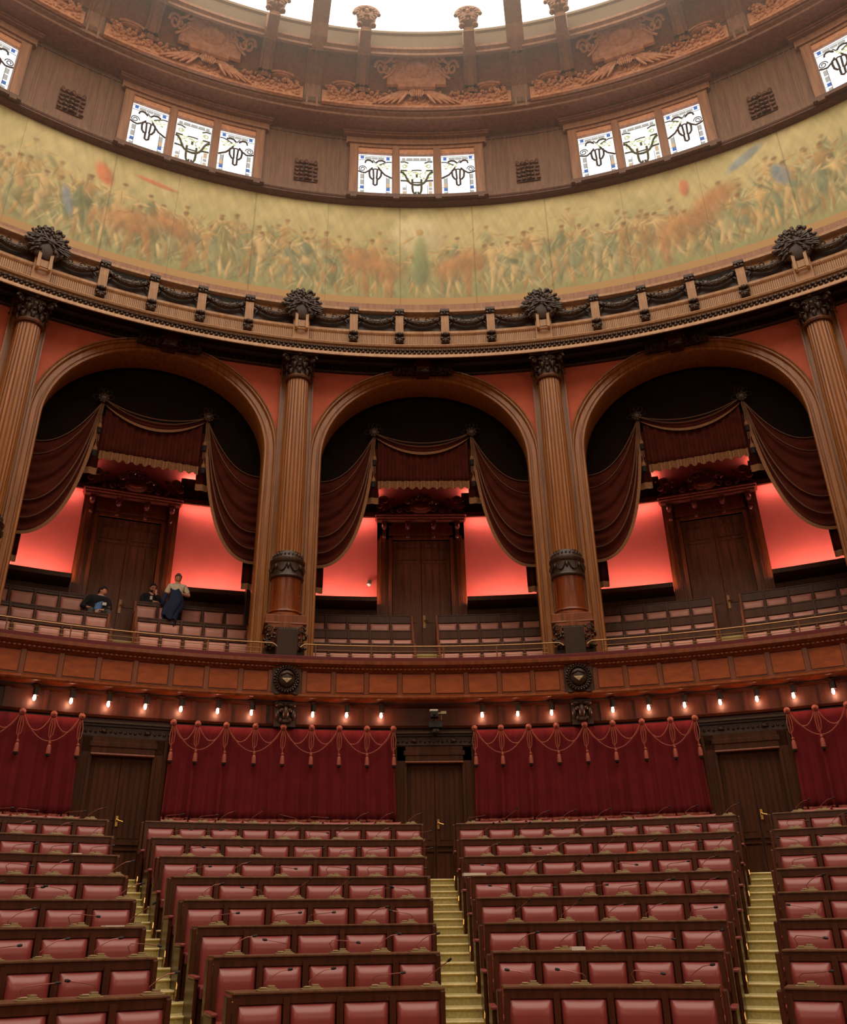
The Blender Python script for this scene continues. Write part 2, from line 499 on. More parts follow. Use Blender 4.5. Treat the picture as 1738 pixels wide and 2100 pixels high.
for b in range(-2, 3):     # vent slots with their frames
    for s in (-4.19, 4.19):
        c = b * 22 + s
        mb.mi = 0; mb.rbox(16.07, 16.11, c - 1.62, c + 1.62, 13.76, 13.96, n=3)
        mb.mi = 1; mb.rbox(16.055, 16.075, c - 1.42, c + 1.42, 13.79, 13.93, n=3)
struct(mb, 'trim_18', [M['carved'], M['slot']])
mb = MB(); mb.rbox(16.10, 16.13, T0, T1, 13.46, 13.79, n=116)
struct(mb, 'trim_19', M['carved'])

# --- painted frieze wall
struct(MB().ring([(18.28, 14.3), (18.28, 15.66), (18.2, 15.68), (18.2, 15.93), (18.24, 15.95)], T0, T1, 116), 'wall_frieze_base', M['drumtrim'])
def painted_frieze():
    t0, t1, z0, z1 = -50.0, 50.0, 15.93, 19.72
    nu, nv = 1500, 130
    import numpy as np
    rs = np.random.RandomState(5)
    U = np.linspace(t0, t1, nu + 1)[:, None] * np.ones((1, nv + 1))
    V = np.ones((nu + 1, 1)) * np.linspace(0, 1, nv + 1)[None, :]
    X = U * radians(1) * 18.28; Z = V * (z1 - z0)
    def C(c): return np.array(lin(c))
    img = np.zeros((nu + 1, nv + 1, 3))
    def mix(c, a):
        nonlocal img
        img = img * (1 - a[..., None]) + C(c) * a[..., None]
    img[:] = C((196, 182, 128))
    def noise(sx, sz, seed):
        r = np.random.RandomState(seed); acc = 0
        for k in range(7):
            fx, fz = r.uniform(.6, 1.8) * sx, r.uniform(-1.4, 1.4) * sz
            acc = acc + np.sin(X * fx + Z * fz + r.uniform(0, 6.28) + .8 * np.sin(X * .7 * fx + r.uniform(0, 6)))
        return acc / 7
    mix((124, 134, 92), np.clip(1.15 - V * 1.5 + .5 * noise(.9, 1, 1), 0, 1) * .8)
    mix((214, 196, 142), np.clip(noise(1.3, 1.2, 2) * 1.6, 0, 1) * .5 * V)
    def ell(cx, cz, rx, rz, ang, c, a=1.0, soft=.25):
        lo = np.searchsorted(X[:, 0], cx - max(rx, rz) * 1.5); hi = np.searchsorted(X[:, 0], cx + max(rx, rz) * 1.5)
        if hi <= lo: return
        x = X[lo:hi] - cx; z = Z[lo:hi] - cz
        u = (x * cos(ang) + z * sin(ang)) / rx; v = (-x * sin(ang) + z * cos(ang)) / rz
        d = np.sqrt(u * u + v * v)
        al = np.clip((1 + soft - d) / (2 * soft), 0, 1) * a
        sh = np.clip(1 + .25 * (-u + v), .6, 1.35)[..., None]
        img[lo:hi] = img[lo:hi] * (1 - al[..., None]) + C(c) * sh * al[..., None]
    flesh = [(196, 164, 108), (182, 146, 94), (166, 130, 84), (204, 176, 124)]
    cloth = [(128, 138, 104), (106, 120, 86), (146, 148, 112), (96, 106, 74), (164, 156, 112), (132, 126, 80), (170, 162, 122), (112, 126, 98)]
    for layer in range(3):
        xs = -15.8
        while xs < 15.8:
            dense = 1.0 if abs(xs) > 2.4 else .5
            h = rs.uniform(1.9, 2.9) * (1 - .08 * (2 - layer)); lean = rs.uniform(-.4, .4); base = rs.uniform(.2, .5) + .35 * (2 - layer) * rs.rand()
            c1 = cloth[rs.randint(len(cloth))]; f1 = flesh[rs.randint(len(flesh))]; op = .55 + .18 * layer
            if rs.rand() < .75:
                for q in range(16):
                    a = rs.uniform(-.9, .9); cx = xs + rs.uniform(-.45, .45); cz = base + h * rs.uniform(.05, .62)
                    ell(cx, cz, .03 + .06 * rs.rand(), .14 + .26 * rs.rand(), lean + a, cloth[rs.randint(len(cloth))] if rs.rand() < .75 else c1, op * .7, .5)
            for sg in (-1, 1):
                k = rs.uniform(.05, .32) * sg; an = k * .9 + rs.uniform(-.25, .25)
                ell(xs + k, base + h * .13, .05, h * .14, an, f1, op, .4)
                ell(xs + k * .55, base + h * .32, .085, h * .13, -k * .8, f1 if rs.rand() < .55 else c1, op, .4)
            ell(xs - lean * .4, base + h * .50, .13, h * .10, lean, f1 if rs.rand() < .5 else c1, op + .05, .35)
            ell(xs - lean * .6, base + h * .64, .15, h * .11, lean, f1 if rs.rand() < .7 else c1, op + .05, .35)
            for sg in (-1, 1):
                a = rs.uniform(.3, 1.7) * sg
                ell(xs - lean * .7 + sg * .22, base + h * (.66 + .05 * rs.rand()), .045, .17, a, f1, op, .4)
                ell(xs - lean * .7 + sg * .42, base + h * (.68 + .09 * rs.randn()), .035, .15, a + rs.uniform(-.8, .8), f1, op, .4)
            ell(xs - lean * .9, base + h * .80, .075, .10, lean, f1, op + .1, .3)
            ell(xs - lean * .9 + .02, base + h * .825, .08, .06, .3, (110, 80, 52), op * .9, .4)
            for q in range(10):
                ell(xs + rs.uniform(-.4, .4), base + h * rs.uniform(0, .75), .012 + .02 * rs.rand(), .08 + .16 * rs.rand(), rs.uniform(-1, 1), (206, 196, 150) if rs.rand() < .5 else (74, 80, 54), .45, .6)
            xs += rs.uniform(.4, .8) / max(dense, .6)
    # rust brown masses and a few bright accents between the figures
    for (th, zc, rx, rz, an) in [(-26, 1.45, .9, .42, .1), (-22.5, 1.7, .7, .3, -.5), (-24.5, .8, .12, .6, .2), (-21, .8, .1, .6, -.2), (-5.5, 1.6, .5, .42, .4), (-3.2, 1.3, .62, .4, -.2),
                                 (-4.9, .7, .1, .55, .1), (-2.6, .6, .1, .55, -.1), (5.0, 1.6, .5, .42, -.4), (3.2, 1.3, .55, .4, .2), (4.6, .7, .1, .55, 0), (24, 1.5, .8, .5, .2),
                                 (26.5, 1.9, .4, .6, -.3), (22.5, .8, .12, .6, 0), (28, 2.3, .5, .3, .4)]:
        ell(radians(th) * 18.28, zc, rx, rz, an, (166, 104, 60), .62, .4)
        ell(radians(th) * 18.28 - .1, zc + rz * .3, rx * .5, rz * .35, an + .2, (190, 134, 82), .5, .5)
    for (th, zc, rx, rz, an, c) in [(-29.0, 2.85, .22, .4, .5, (214, 92, 60)), (-24.5, 3.1, .6, .08, -.15, (206, 92, 66)), (25, 2.9, .14, .3, 0, (208, 96, 66)), (30.5, 3.25, .6, .16, .5, (112, 138, 158)),
                                    (-31.5, 1.5, .12, .5, .3, (112, 134, 160)), (0.2, 2.6, .78, .72, 0, (212, 200, 158)), (33, 2.2, .2, .4, .3, (112, 138, 158))]:
        ell(radians(th) * 18.28, zc, rx, rz, an, c, .75, .3)
    ell(.06, 1.6, .22, .95, 0, (130, 142, 98), .9); ell(.06, 2.75, .11, .13, 0, (190, 152, 94), .9); ell(-.35, 2.4, .3, .06, .6, (200, 168, 110), .8)
    ell(.05, 1.2, .3, .5, .1, (112, 130, 92), .8)
    fine = noise(9, 7, 8); fine2 = noise(22, 16, 9)
    img = img * .8 + C((158, 142, 92)) * .2
    img = img * (1 + .16 * fine + .12 * fine2)[..., None]
    band = (Z < .24)
    img[band] = C((172, 136, 84))
    for th in (-36, -28.3, -22.6, -15.5, -8.6, -1.7, 5.3, 12.3, 19.4, 26.4, 33.5):
        img[np.abs(U - th) < .06] *= .72
    mb = MB()
    ang = np.radians(U); x = 18.22 * np.sin(ang); y = 18.22 * np.cos(ang); z = z0 + Z
    me = bpy.data.meshes.new('painted_frieze')
    vs = np.stack([x, y, z], -1).reshape(-1, 3)
    idx = np.arange((nu + 1) * (nv + 1)).reshape(nu + 1, nv + 1)
    fs = np.stack([idx[:-1, :-1], idx[1:, :-1], idx[1:, 1:], idx[:-1, 1:]], -1).reshape(-1, 4)
    me.from_pydata(vs.tolist(), [], fs.tolist())
    at = me.color_attributes.new('Paint', 'FLOAT_COLOR', 'POINT')
    col = np.ones(((nu + 1) * (nv + 1), 4), dtype=np.float32); col[:, :3] = np.clip(img, 0, 1).reshape(-1, 3)
    at.data.foreach_set('color', col.ravel())
    m, nt, b = new_mat('frieze_paint')
    a = nt.nodes.new('ShaderNodeVertexColor'); a.layer_name = 'Paint'
    nt.links.new(a.outputs[0], b.inputs['Base Color']); b.inputs['Roughness'].default_value = .65
    me.materials.append(m)
    o = bpy.data.objects.new('painted_frieze', me); COL.objects.link(o)
    tag(o, 'long curved painted frieze in sage green, cream and rust above the arcade', 'painting')
painted_frieze()

# --- drum wall with window band
DR = 18.2
DP = [(18.3, 19.66), (18.05, 19.67), (17.98, 19.70), (17.97, 19.74), (18.05, 19.77), (18.10, 19.80), (18.04, 19.83), (18.02, 19.88), (18.1, 19.92), (18.2, 19.93)]
struct(MB().ring(DP, T0, T1, 232), 'trim_20', M['walnut'], smooth=True)
mb = MB()
mb.ring([(18.34, 19.9), (18.34, 22.62)], T0, T1, 116)
struct(mb, 'wall_drum_back', M['drum'])
mb = MB()
for b in range(-3, 3):
    c = b * 22 + HB
    mb.rbox(18.17, 18.34, c - 4.3, c + 4.3, 19.93, 22.62, n=9)
    for s in (-1, 1):
        for q in (2.05, 2.9, 3.35):
            mb.rbox(18.145, 18.18, c + s * q - .06, c + s * q + .06, 20.05, 22.4, n=1)
    mb.rbox(18.12, 18.18, c - 4.2, c + 4.2, 19.93, 20.12, n=8)
    mb.rbox(18.14, 18.18, c - 4.2, c + 4.2, 22.38, 22.5, n=8)
struct(mb, 'wall_drum', M['drum'])
# dome cove above the windows
COVE = [(18.34, 22.60), (17.55, 22.58), (17.42, 22.58), (17.36, 22.60), (17.34, 22.66), (17.28, 22.68), (17.22, 22.69), (17.20, 22.74)]
struct(MB().ring(COVE, T0, T1, 232), 'trim_21', M['cove'], smooth=True)
struct(MB().ring([(17.20, 22.74), (17.14, 22.8), (17.02, 23.32), (16.98, 23.36)], T0, T1, 116), 'wall_flower_band', M['drum'])
struct(MB().ring([(16.98, 23.36), (16.36, 24.02), (16.15, 24.08)], T0, T1, 116), 'wall_cove', M['cove'], smooth=True)
RM = [(16.15, 24.06), (16.02, 23.80), (15.97, 23.68), (15.90, 23.62), (15.82, 23.62), (15.80, 23.68), (15.84, 23.72), (15.80, 23.76), (15.74, 23.78), (15.72, 23.86), (15.80, 23.90), (15.88, 23.92)]
struct(MB().ring(RM, T0, T1, 232), 'trim_22', M['drumtrim'], smooth=True)
struct(MB().ring([(15.88, 23.92), (15.86, 24.1), (15.8, 24.45), (15.74, 24.5), (15.74, 24.58), (15.78, 24.66)], T0, T1, 232), 'wall_cove_top', M['greenbrown'], smooth=True)
# closed rest of the hall behind the camera
mb = MB()
mb.mi = 0; mb.ring([(17.6, -1.7), (17.6, 14.3), (18.3, 14.3)], 58, 302, 122)
mb.mi = 1; mb.ring([(18.3, 14.3), (18.3, 19.7)], 58, 302, 122)
mb.mi = 2; mb.ring([(18.3, 19.7), (18.3, 22.6), (17.0, 22.7), (16.0, 24.66)], 58, 302, 122)
struct(mb, 'wall_back', [M['oakpale'], plain('pale_frieze_ground', (184, 168, 122), .7), M['drum']])
mb = MB()
for t in (T0, T1):
    vs = [pol(r, t, z) for (r, z) in ((13.9, -1.7), (20.9, -1.7), (20.9, 12.6), (18.4, 14.3), (18.4, 22.7), (16, 24.8), (15.7, 24.8), (15.7, 14), (15.5, 12.4), (13.9, 4.6))]
    mb.add(vs, [tuple(range(len(vs)))])
struct(mb, 'wall_side', M['walnut'])
# skylight
mb = MB()
mb.grid(lambda u, v: pol(15.8 * v, u * 360, 24.64 + 1.6 * (1 - v * v)), 72, 10)
o = struct(mb, 'window_6', M['sky'])

# ================================================================== WINDOWS
def zp(px, pz, cx=288, top=118):
    s = 1.05 / 455
    return ((px - cx) * s, .91 - (pz - top) * s * 1.31)
def pane_side(mir):
    mb = MB(); sg = -1 if mir else 1
    mb.mi = 0; mb.box(-.53, .53, .0, .02, -.92, .92)
    def tile(px, pz, wx, wz, mi):
        x, z = zp(px, pz); hx = wx * .00115; hz = wz * .0015
        mb.mi = mi; mb.box(sg * x - hx, sg * x + hx, -.008, 0, z - hz, z + hz)
    def line(pts, r=.012, mi=4):
        mb.mi = mi; q = [zp(*p) for p in pts]
        mb.tube([(sg * x, -.015, z) for x, z in q], r * (1.45 if r > .008 else 1.2), 5)
    def spiral(px, pz, rad, turns=1.6, r=.014, mi=4, start=0):
        x, z = zp(px, pz); pts = []
        for i in range(22):
            a = start + i / 21 * turns * 2 * pi; rr = rad * .0026 * (1 - .75 * i / 21)
            pts.append((sg * (x + rr * cos(a)), -.015, z + rr * sin(a)))
        mb.mi = mi; mb.tube(pts, r, 5)
    for p in ((110, 158), (465, 165), (110, 580), (467, 598)): tile(*p, 46, 40, 2)
    for p in ((190, 168), (280, 168), (370, 168)): tile(*p, 86, 34, 1)
    for p in ((110, 430), (110, 510)): tile(*p, 46, 66, 1)
    tile(110, 662, 46, 80, 1); tile(468, 478, 46, 70, 1); tile(468, 545, 46, 60, 3); tile(468, 672, 46, 76, 1)
    for k in range(9):
        x, z = zp(300 + k * 22, 262 + 14 * ((k * 7) % 5) - 10)
        mb.mi = 5 + (k % 2); mb.blob((sg * x, -.01, z), (.05, .006, .035))
    line([(62, 142), (515, 142)], .006); line([(62, 200), (150, 200)], .006); line([(135, 390), (135, 712)], .006); line([(443, 430), (443, 712)], .006); line([(62, 600), (135, 600)], .005); line([(443, 575), (515, 575)], .005)
    line([(150, 240), (158, 212), (185, 200), (225, 205), (262, 232)], .02); line([(300, 235), (335, 205), (385, 200), (425, 215)], .02)
    line([(232, 225), (262, 200), (290, 236)], .012)
    line([(515, 215), (460, 216), (400, 238), (345, 262)], .012)
    spiral(112, 325, 50); line([(62, 360), (100, 375), (150, 382), (205, 350), (250, 308)], .018)
    line([(330, 300), (370, 350), (420, 400), (515, 442)], .02)
    line([(218, 335), (208, 380), (216, 435), (240, 462), (265, 470), (266, 540), (290, 552), (314, 540), (318, 470), (345, 455), (368, 420), (374, 370), (366, 335)], .022)
    line([(218, 335), (290, 322), (366, 335)], .014)
    line([(262, 335), (270, 460)], .02); line([(318, 335), (310, 460)], .02)
    return mb
def pane_mid():
    mb = MB()
    mb.mi = 0; mb.box(-.53, .53, .0, .02, -.92, .92)
    Z = lambda px, pz: zp(px, pz, 862, 140)
    def tile(px, pz, wx, wz, mi):
        x, z = Z(px, pz); mb.mi = mi; mb.box(x - wx * .00115, x + wx * .00115, -.008, 0, z - wz * .0015, z + wz * .0015)
    def line(pts, r=.014, mi=7, both=True):
        mb.mi = mi; q = [Z(*p) for p in pts]
        mb.tube([(x, -.015, z) for x, z in q], r * (1.4 if r > .008 else 1.2), 5)
        if both: mb.tube([(-x, -.015, z) for x, z in q], r * (1.4 if r > .008 else 1.2), 5)
    for p in ((685, 185), (1038, 185), (690, 603), (1046, 603)): tile(*p, 46, 36, 1)
    for p in ((765, 186), (860, 186), (957, 186)): tile(*p, 88, 34, 1)
    tile(688, 540, 46, 66, 0); tile(690, 676, 46, 80, 3); tile(1046, 540, 46, 66, 3); tile(1046, 676, 46, 80, 3)
    random.seed(4)
    for k in range(60):
        px = random.uniform(655, 1070); lo = 340 + 60 * (1 - abs(px - 862) / 210) * .4
        x, z = Z(px, random.uniform(lo, 470))
        mb.mi = 5 + (k % 2); mb.blob((x, -.008, z), (.035, .006, .028))
    for s in (0, 1):
        for k in range(14):
            a = k / 13 * 2 * pi * 1.2; rr = .085 * (1 - .5 * k / 13)
            x, z = Z(700, 290); x = x + rr * cos(a); z = z + rr * sin(a)
            mb.mi = 6; mb.blob((x if s == 0 else -x, -.01, z), (.022, .01, .022))
    line([(640, 228), (700, 226), (750, 246)], .016); line([(640, 350), (730, 352)], .018)
    line([(640, 372), (672, 382), (705, 420), (728, 470), (760, 520), (800, 548), (862, 556)], .026)
    line([(640, 492), (720, 496), (770, 520)], .02)
    line([(800, 480), (800, 600), (806, 645), (822, 676), (846, 670), (846, 655)], .026)
    line([(800, 520), (862, 520)], .016); line([(795, 350), (862, 346)], .014)
    line([(640, 145), (862, 145)], .006); line([(640, 208), (862, 208)], .006); line([(718, 560), (718, 718)], .006)
    mb.mi = 7; x, z = Z(862, 425); mb.box(x - .035, x + .035, -.02, 0, z - .06, z + .06)
    return mb
PM = [M['paneW'], M['paneG'], M['paneB'], M['paneT'], M['lead'], M['paneY'], M['paneO'], M['leadgreen']]
proto_panes = {}
for b in range(-2, 3):
    c0 = b * 22.0
    root = bpy.data.objects.new('window_%d' % (b + 3), None); COL.objects.link(root)
    root.location = pol(18.1, c0, 19.93); root.rotation_euler = (0, 0, -radians(c0)); root['kind'] = 'structure'
    def cv(t0, t1, r0, r1, z0, z1, mb, n=6):
        # bent box in the window's own frame
        ca, sa = cos(radians(c0)), sin(radians(c0)); bx = MB(); bx.rbox(r0, r1, t0, t1, z0, z1, n=n)
        mb.add([(x, y - 18.1, z - 19.93) for x, y, z in bx.v], bx.f)
    fr = MB()
    for (a, e) in ((-6.75, -5.86), (-2.45, -1.73), (1.73, 2.45), (5.86, 6.75)):
        cv(a, e, 18.02, 18.3, 19.93, 22.02, fr, 2)
        cv(a + .12, e - .12, 17.99, 18.1, 19.93, 22.02, fr, 2)
    cv(-6.75, 6.75, 18.02, 18.3, 22.0, 22.14, fr, 12)
    cv(-6.75, 6.75, 18.02, 18.3, 19.88, 19.97, fr, 12)
    fr.build('window_frame', M['drumtrim'], root)
    hd = MB()
    for a, e in ((-5.86, -2.45), (-1.73, 1.73), (2.45, 5.86)): cv(a, e, 18.06, 18.24, 21.80, 22.02, hd, 4)
    hd.build('header_board', M['copper'], root)
    li = MB(); cv(-7.0, 7.0, 17.96, 18.2, 22.12, 22.16, li, 12); cv(-7.1, 7.1, 18.06, 18.2, 22.16, 22.56, li, 12); cv(-7.5, 7.5, 17.86, 18.2, 22.50, 22.56, li, 12)
    cv(-7.4, 7.4, 17.92, 18.2, 22.46, 22.5, li, 12)
    li.build('lintel', M['drumtrim'], root)
    si = MB(); cv(-7.0, 7.0, 17.82, 18.1, 19.74, 19.80, si, 12); cv(-6.9, 6.9, 17.88, 18.1, 19.80, 19.92, si, 12)
    for q in (-6.3, -2.1, 2.1, 6.3): cv(q - .3, q + .3, 17.80, 17.9, 19.66, 19.76, si, 1)
    si.build('sill', M['walnut'], root)
    for i, (q, fn) in enumerate(((-4.155, lambda: pane_side(False)), (0, pane_mid), (4.155, lambda: pane_side(True)))):
        a = radians(q); loc = (18.16 * sin(a), 18.16 * cos(a) - 18.1, .96)
        if i in proto_panes:
            o = proto_panes[i].copy(); COL.objects.link(o); o.parent = root
        else:
            o = fn().build('glass_pane', PM, root); proto_panes[i] = o
        o.location = loc; o.rotation_euler = (0, 0, -a)
# ================================================================== LOWER DOORS
def leaf_planks(mb, x0, x1, z0, z1, y, n, depth=.012):
    wd = (x1 - x0) / n
    for i in range(n):
        mb.box(x0 + i * wd + .012, x0 + (i + 1) * wd - .012, y - depth, y, z0, z1)
PL = {-1: 'left', 0: 'middle', 1: 'right'}
for b in (-1, 0, 1):
    c0 = b * 22.0
    root = bpy.data.objects.new('door_%d' % (b + 2), None); COL.objects.link(root)
    root.location = pol(14.4, c0, .55); root.rotation_euler = (0, 0, -radians(c0)); root['kind'] = 'structure'
    z = lambda a: a - .55
    fr = MB()
    for s in (-1, 1):
        fr.box(min(s * .52, s * .76), max(s * .52, s * .76), -.10, .05, z(.55), z(2.92))
        fr.box(min(s * .50, s * .56), max(s * .50, s * .56), -.13, .05, z(.55), z(2.62))
        fr.box(min(s * .68, s * .74), max(s * .68, s * .74), -.13, .05, z(.55), z(2.9))
    fr.box(-.76, .76, -.10, .05, z(2.66), z(2.94))
    fr.box(-.56, .56, -.115, .05, z(2.76), z(2.84))
    fr.build('door_frame', M['lowdoor'], root, bevel=.006)
    lg = MB(); lg.box(-.53, .53, -.17, .0, z(2.615), z(2.65)); lg.build('lintel_ledge', M['mahog'], root, bevel=.01)
    cn = MB(); cn.box(-.80, .80, -.20, .0, z(3.13), z(3.165)); cn.box(-.78, .78, -.15, 0, z(3.09), z(3.13)); cn.box(-.76, .76, -.10, 0, z(2.92), z(3.09))
    for k in range(-9, 10):
        cn.blob((k * .082, -.11, z(3.0 + .01 * (k % 2))), (.03, .03, .028))
    for k in (-1, 1): cn.blob((k * .36, -.12, z(3.02)), (.06, .05, .05))
    cn.build('carved_cornice', M['carved'], root, smooth=True)
    for s in (-1, 1):
        lf = MB(); a, e = (-.50, -.005) if s < 0 else (.005, .50)
        lf.box(a, e, -.03, .02, z(.56), z(2.61))
        leaf_planks(lf, a + .06, e - .06, z(1.34), z(2.50), -.03, 4)
        leaf_planks(lf, a + .06, e - .06, z(.64), z(1.12), -.03, 4)
        lf.box(a + .03, e - .03, -.055, -.03, z(1.155), z(1.18)); lf.box(a + .02, e - .02, -.06, -.03, z(1.24), z(1.262))
        o = lf.build('door_leaf', M['lowdoor'], root)
        if s > 0:
            h = MB(); h.tube([(.05, -.05, z(1.60)), (.05, -.10, z(1.62)), (.08, -.12, z(1.60)), (.14, -.12, z(1.585))], .012, 8); h.box(.03, .07, -.05, -.03, z(1.52), z(1.68))
            h.build('door_handle', M['brass'], o, smooth=True)
# ================================================================== CURTAINS with ropes and tassels
def curtain(knots, label, zt=3.19, zb=1.63):
    tc = (knots[0] + knots[-1]) / 2
    o = thing('curtain', label, 'curtain', pol(14.2, tc, zb), -radians(tc))
    def L(r, t, z):
        x, y, zz = pol(r, t - tc, z - zb); return (x, y - 14.2, zz)
    n = len(knots) - 1
    def fn(u, v):
        q = u * n; i = min(int(q), n - 1); f = q - i
        t = knots[i] + (knots[i + 1] - knots[i]) * f
        d = abs(f - .5) * 2
        amp = .02 + .06 * (1 - v)
        edge = 1.0 if 0 < q < n else 1
        r = 14.27 - amp * (1.3 * (d ** 6) + .35 * sin(f * 13 + i * 1.7) + .25 * sin(f * 27 + i)) - .03 * (1 - v)
        t2 = t + ((u - .5) * .35) * (1 - v)
        return L(r, t2, zb + (zt - zb) * v)
    mb = MB(); mb.grid(fn, n * 18, 10)
    mb.build('cloth', M['velvet'], o, smooth='full', solid=.012)
    h = MB(); h.grid(lambda u, v: fn(u, 0)[:1] + (fn(u, 0)[1] - .012,) + (fn(u, 0)[2] + .035 * v,), n * 18, 1); h.build('hem', M['rope'], o)
    rp = MB()
    def cat(t0, t1, za, zb_, sag, r=.009, n2=14, rr=14.17):
        pts = []
        for i in range(n2 + 1):
            u = i / n2; pts.append(L(rr - .02 * sin(pi * u), t0 + (t1 - t0) * u, za + (zb_ - za) * u - sag * 4 * u * (1 - u)))
        rp.tube(pts, r, 5)
    zk = zt - .01
    for i in range(n):
        cat(knots[i] + .08, knots[i + 1] - .08, zk, zk, .26)
    for i in range(0, n - 1, 2):
        cat(knots[i] + .08, knots[i + 2] - .08, zk, zk, .42, n2=20, rr=14.16)
    for k, t in enumerate(knots):
        for dx, dz in ((-.12, .38), (.14, .36), (0, .44)):
            rp.tube([L(14.16, t + dx * .3, zk), L(14.14, t + dx * 1.3, zk - dz * .5), L(14.15, t + dx, zk - dz + .05), L(14.15, t, zk - dz)], .008, 5)
    rp.build('ropes', M['rope'], o, smooth=True)
    kn = MB(); ts = MB(); te = MB()
    for k, t in enumerate(knots):
        p = L(14.15, t, zk + .02)
        kk = MB(); kk.blob(p, (.055, .035, .055), True); kk.blob((p[0], p[1] - .03, p[2]), (.028, .02, .028)); kk.build('rosette', M['rope'], o, smooth='full')
        q = L(14.13, t + .02, zk - .62); tb = MB(); tb.lathe([(.0, .20), (.022, .19), (.026, .165), (.016, .15), (.026, .14), (.036, .10), (.040, .03), (.041, 0), (0, 0)], 10, q)
        tp = tb.build('tassel', M['rope'], o, smooth=True)
        tb = MB(); tb.lathe([(0, 0), (.036, 0), (.034, -.03), (.0, -.06)], 10, q); tb.build('tassel_end', M['tasselend'], tp)
    return o
KA = [3.0, 4.96, 7.0, 9.03, 11.08, 13.1, 15.18, 17.2, 18.9]
KB = [25.08, 26.9, 28.9, 30.9, 32.9, 34.9, 36.9]
curtain(KA, 'wide crimson curtain with swagged ropes between the middle door and the right door')
curtain([-k for k in KA][::-1], 'wide crimson curtain with swagged ropes between the left door and the middle door')
curtain(KB, 'crimson curtain right of the right lower door, cut by the right photo edge')
curtain([-k for k in KB][::-1], 'crimson curtain left of the left lower door, cut by the left photo edge')

# ================================================================== WALL LAMPS
lp = thing('wall_lamp', 'x', 'lamp', group='bare bulb lamps under the gallery ledge')
mb = MB(); mb.box(-.05, .05, -.0, .20, .135, .15); mb.tube([(-.01, .0, .09), (-.01, .0, .14)], .018, 8); mb.build('bracket', M['walnut'], lp)
mb = MB(); mb.lathe([(0, .09), (.052, .09), (.052, -.035), (.045, -.04), (0, -.03)], 14, (.012, 0, 0)); mb.build('socket', M['socket'], lp, smooth=True)
mb = MB(); mb.lathe([(.010, -.025), (.018, -.05), (.025, -.08), (.022, -.105), (.010, -.125), (0, -.13)], 12, (-.004, 0, 0)); mb.build('bulb', M['bulb'], lp, smooth='full')
proto_ready(lp)
LT = [-28.29, -25.92, -23.44, -20.94, -18.47, -15.87, -13.45, -8.97, -6.47, -3.9, 3.65, 6.29, 8.79, 13.25, 15.81, 18.34, 20.8, 23.29, 25.71, 28.27]
def lamp_label(t):
    if t < -11.5: return 'bare glowing bulb in black socket, %s to the left of the left carved console' % ORD[sum(1 for q in LT if t < q < -11)]
    if t < 0: return 'bare glowing bulb in black socket, %s to the right of the left carved console' % ORD[sum(1 for q in LT if -11 < q < t)]
    if t < 11: return 'bare glowing bulb in black socket, %s to the left of the right carved console' % ORD[sum(1 for q in LT if t < q < 11)]
    return 'bare glowing bulb in black socket, %s to the right of the right carved console' % ORD[sum(1 for q in LT if 11 < q < t)]
for t in LT: place(lp, 14.21, t, 3.53, lamp_label(t))
# carved consoles under the parapet and the shields on it
cs = thing('carved_console', 'x', 'carving', group='carved consoles under the gallery ledge')
mb = MB(); mb.box(-.19, .19, .0, .2, -.22, .22)
for s in (-1, 1):
    mb.blob((s * .10, -.03, .15), (.09, .07, .05), True); mb.blob((s * .07, -.06, .05), (.05, .06, .05), True); mb.blob((s * .14, -.04, -.02), (.05, .05, .10)); mb.blob((s * .08, -.07, -.12), (.04, .05, .05))
mb.blob((0, -.07, .0), (.06, .08, .13), True); mb.blob((0, -.09, -.14), (.08, .05, .05))
mb.build('carving', M['carved'], cs, smooth=True); proto_ready(cs)
place(cs, 14.2, -11, 3.44, 'dark carved console directly below the left wreathed shield')
place(cs, 14.2, 11, 3.44, 'dark carved console directly below the right wreathed shield')
sh = thing('wreath_shield', 'x', 'carving', group='wreathed shields on the gallery parapet')
mb = MB(); mb.box(-.26, .26, .02, .08, -.30, .30)
mb.box(-.30, .30, -.03, .06, .24, .29)
def starp(r0, a0): return (r0 * cos(a0), 0, r0 * sin(a0))
mb.lathe([(.0, 0)], 3)
mb.build('backing', M['carved'], sh)
mb = MB()
for i in range(26):
    a = 2 * pi * i / 26; mb.blob((.215 * cos(a), -.03, .23 * sin(a) - .02), (.034, .035, .028), rot=a); mb.blob((.18 * cos(a + .1), -.03, .195 * sin(a + .1) - .02), (.02, .03, .03), rot=a)
for s in (-1, 1):
    mb.blob((s * .17, -.02, -.28), (.06, .04, .04)); mb.blob((s * .2, -.02, .24), (.05, .04, .04))
mb.build('wreath', M['carved'], sh, smooth=True)
mb = MB(); mb.blob((0, -.03, -.02), (.15, .07, .165), True); mb.tube([(-.12, -.085, .03), (-.06, -.10, .06), (0, -.105, .085), (.06, -.10, .06), (.12, -.085, .03)], .012, 6)
mb.build('shield', M['carved'], sh, smooth='full')
mb = MB(); mb.add([(-.09, -.105, -.02), (.09, -.105, -.02), (.05, -.11, -.06), (0, -.10, -.105), (-.05, -.11, -.06), (0, -.13, -.03)], [(0, 5, 1), (1, 5, 2), (2, 5, 3), (3, 5, 4), (4, 5, 0)])
mb.build('emblem', M['consolelid'], sh); proto_ready(sh)
place(sh, 14.06, -11.08, 4.06, 'dark oval shield in a carved wreath on the parapet below the middle left column')
place(sh, 14.06, 11.0, 4.06, 'dark oval shield in a carved wreath on the parapet below the middle right column')
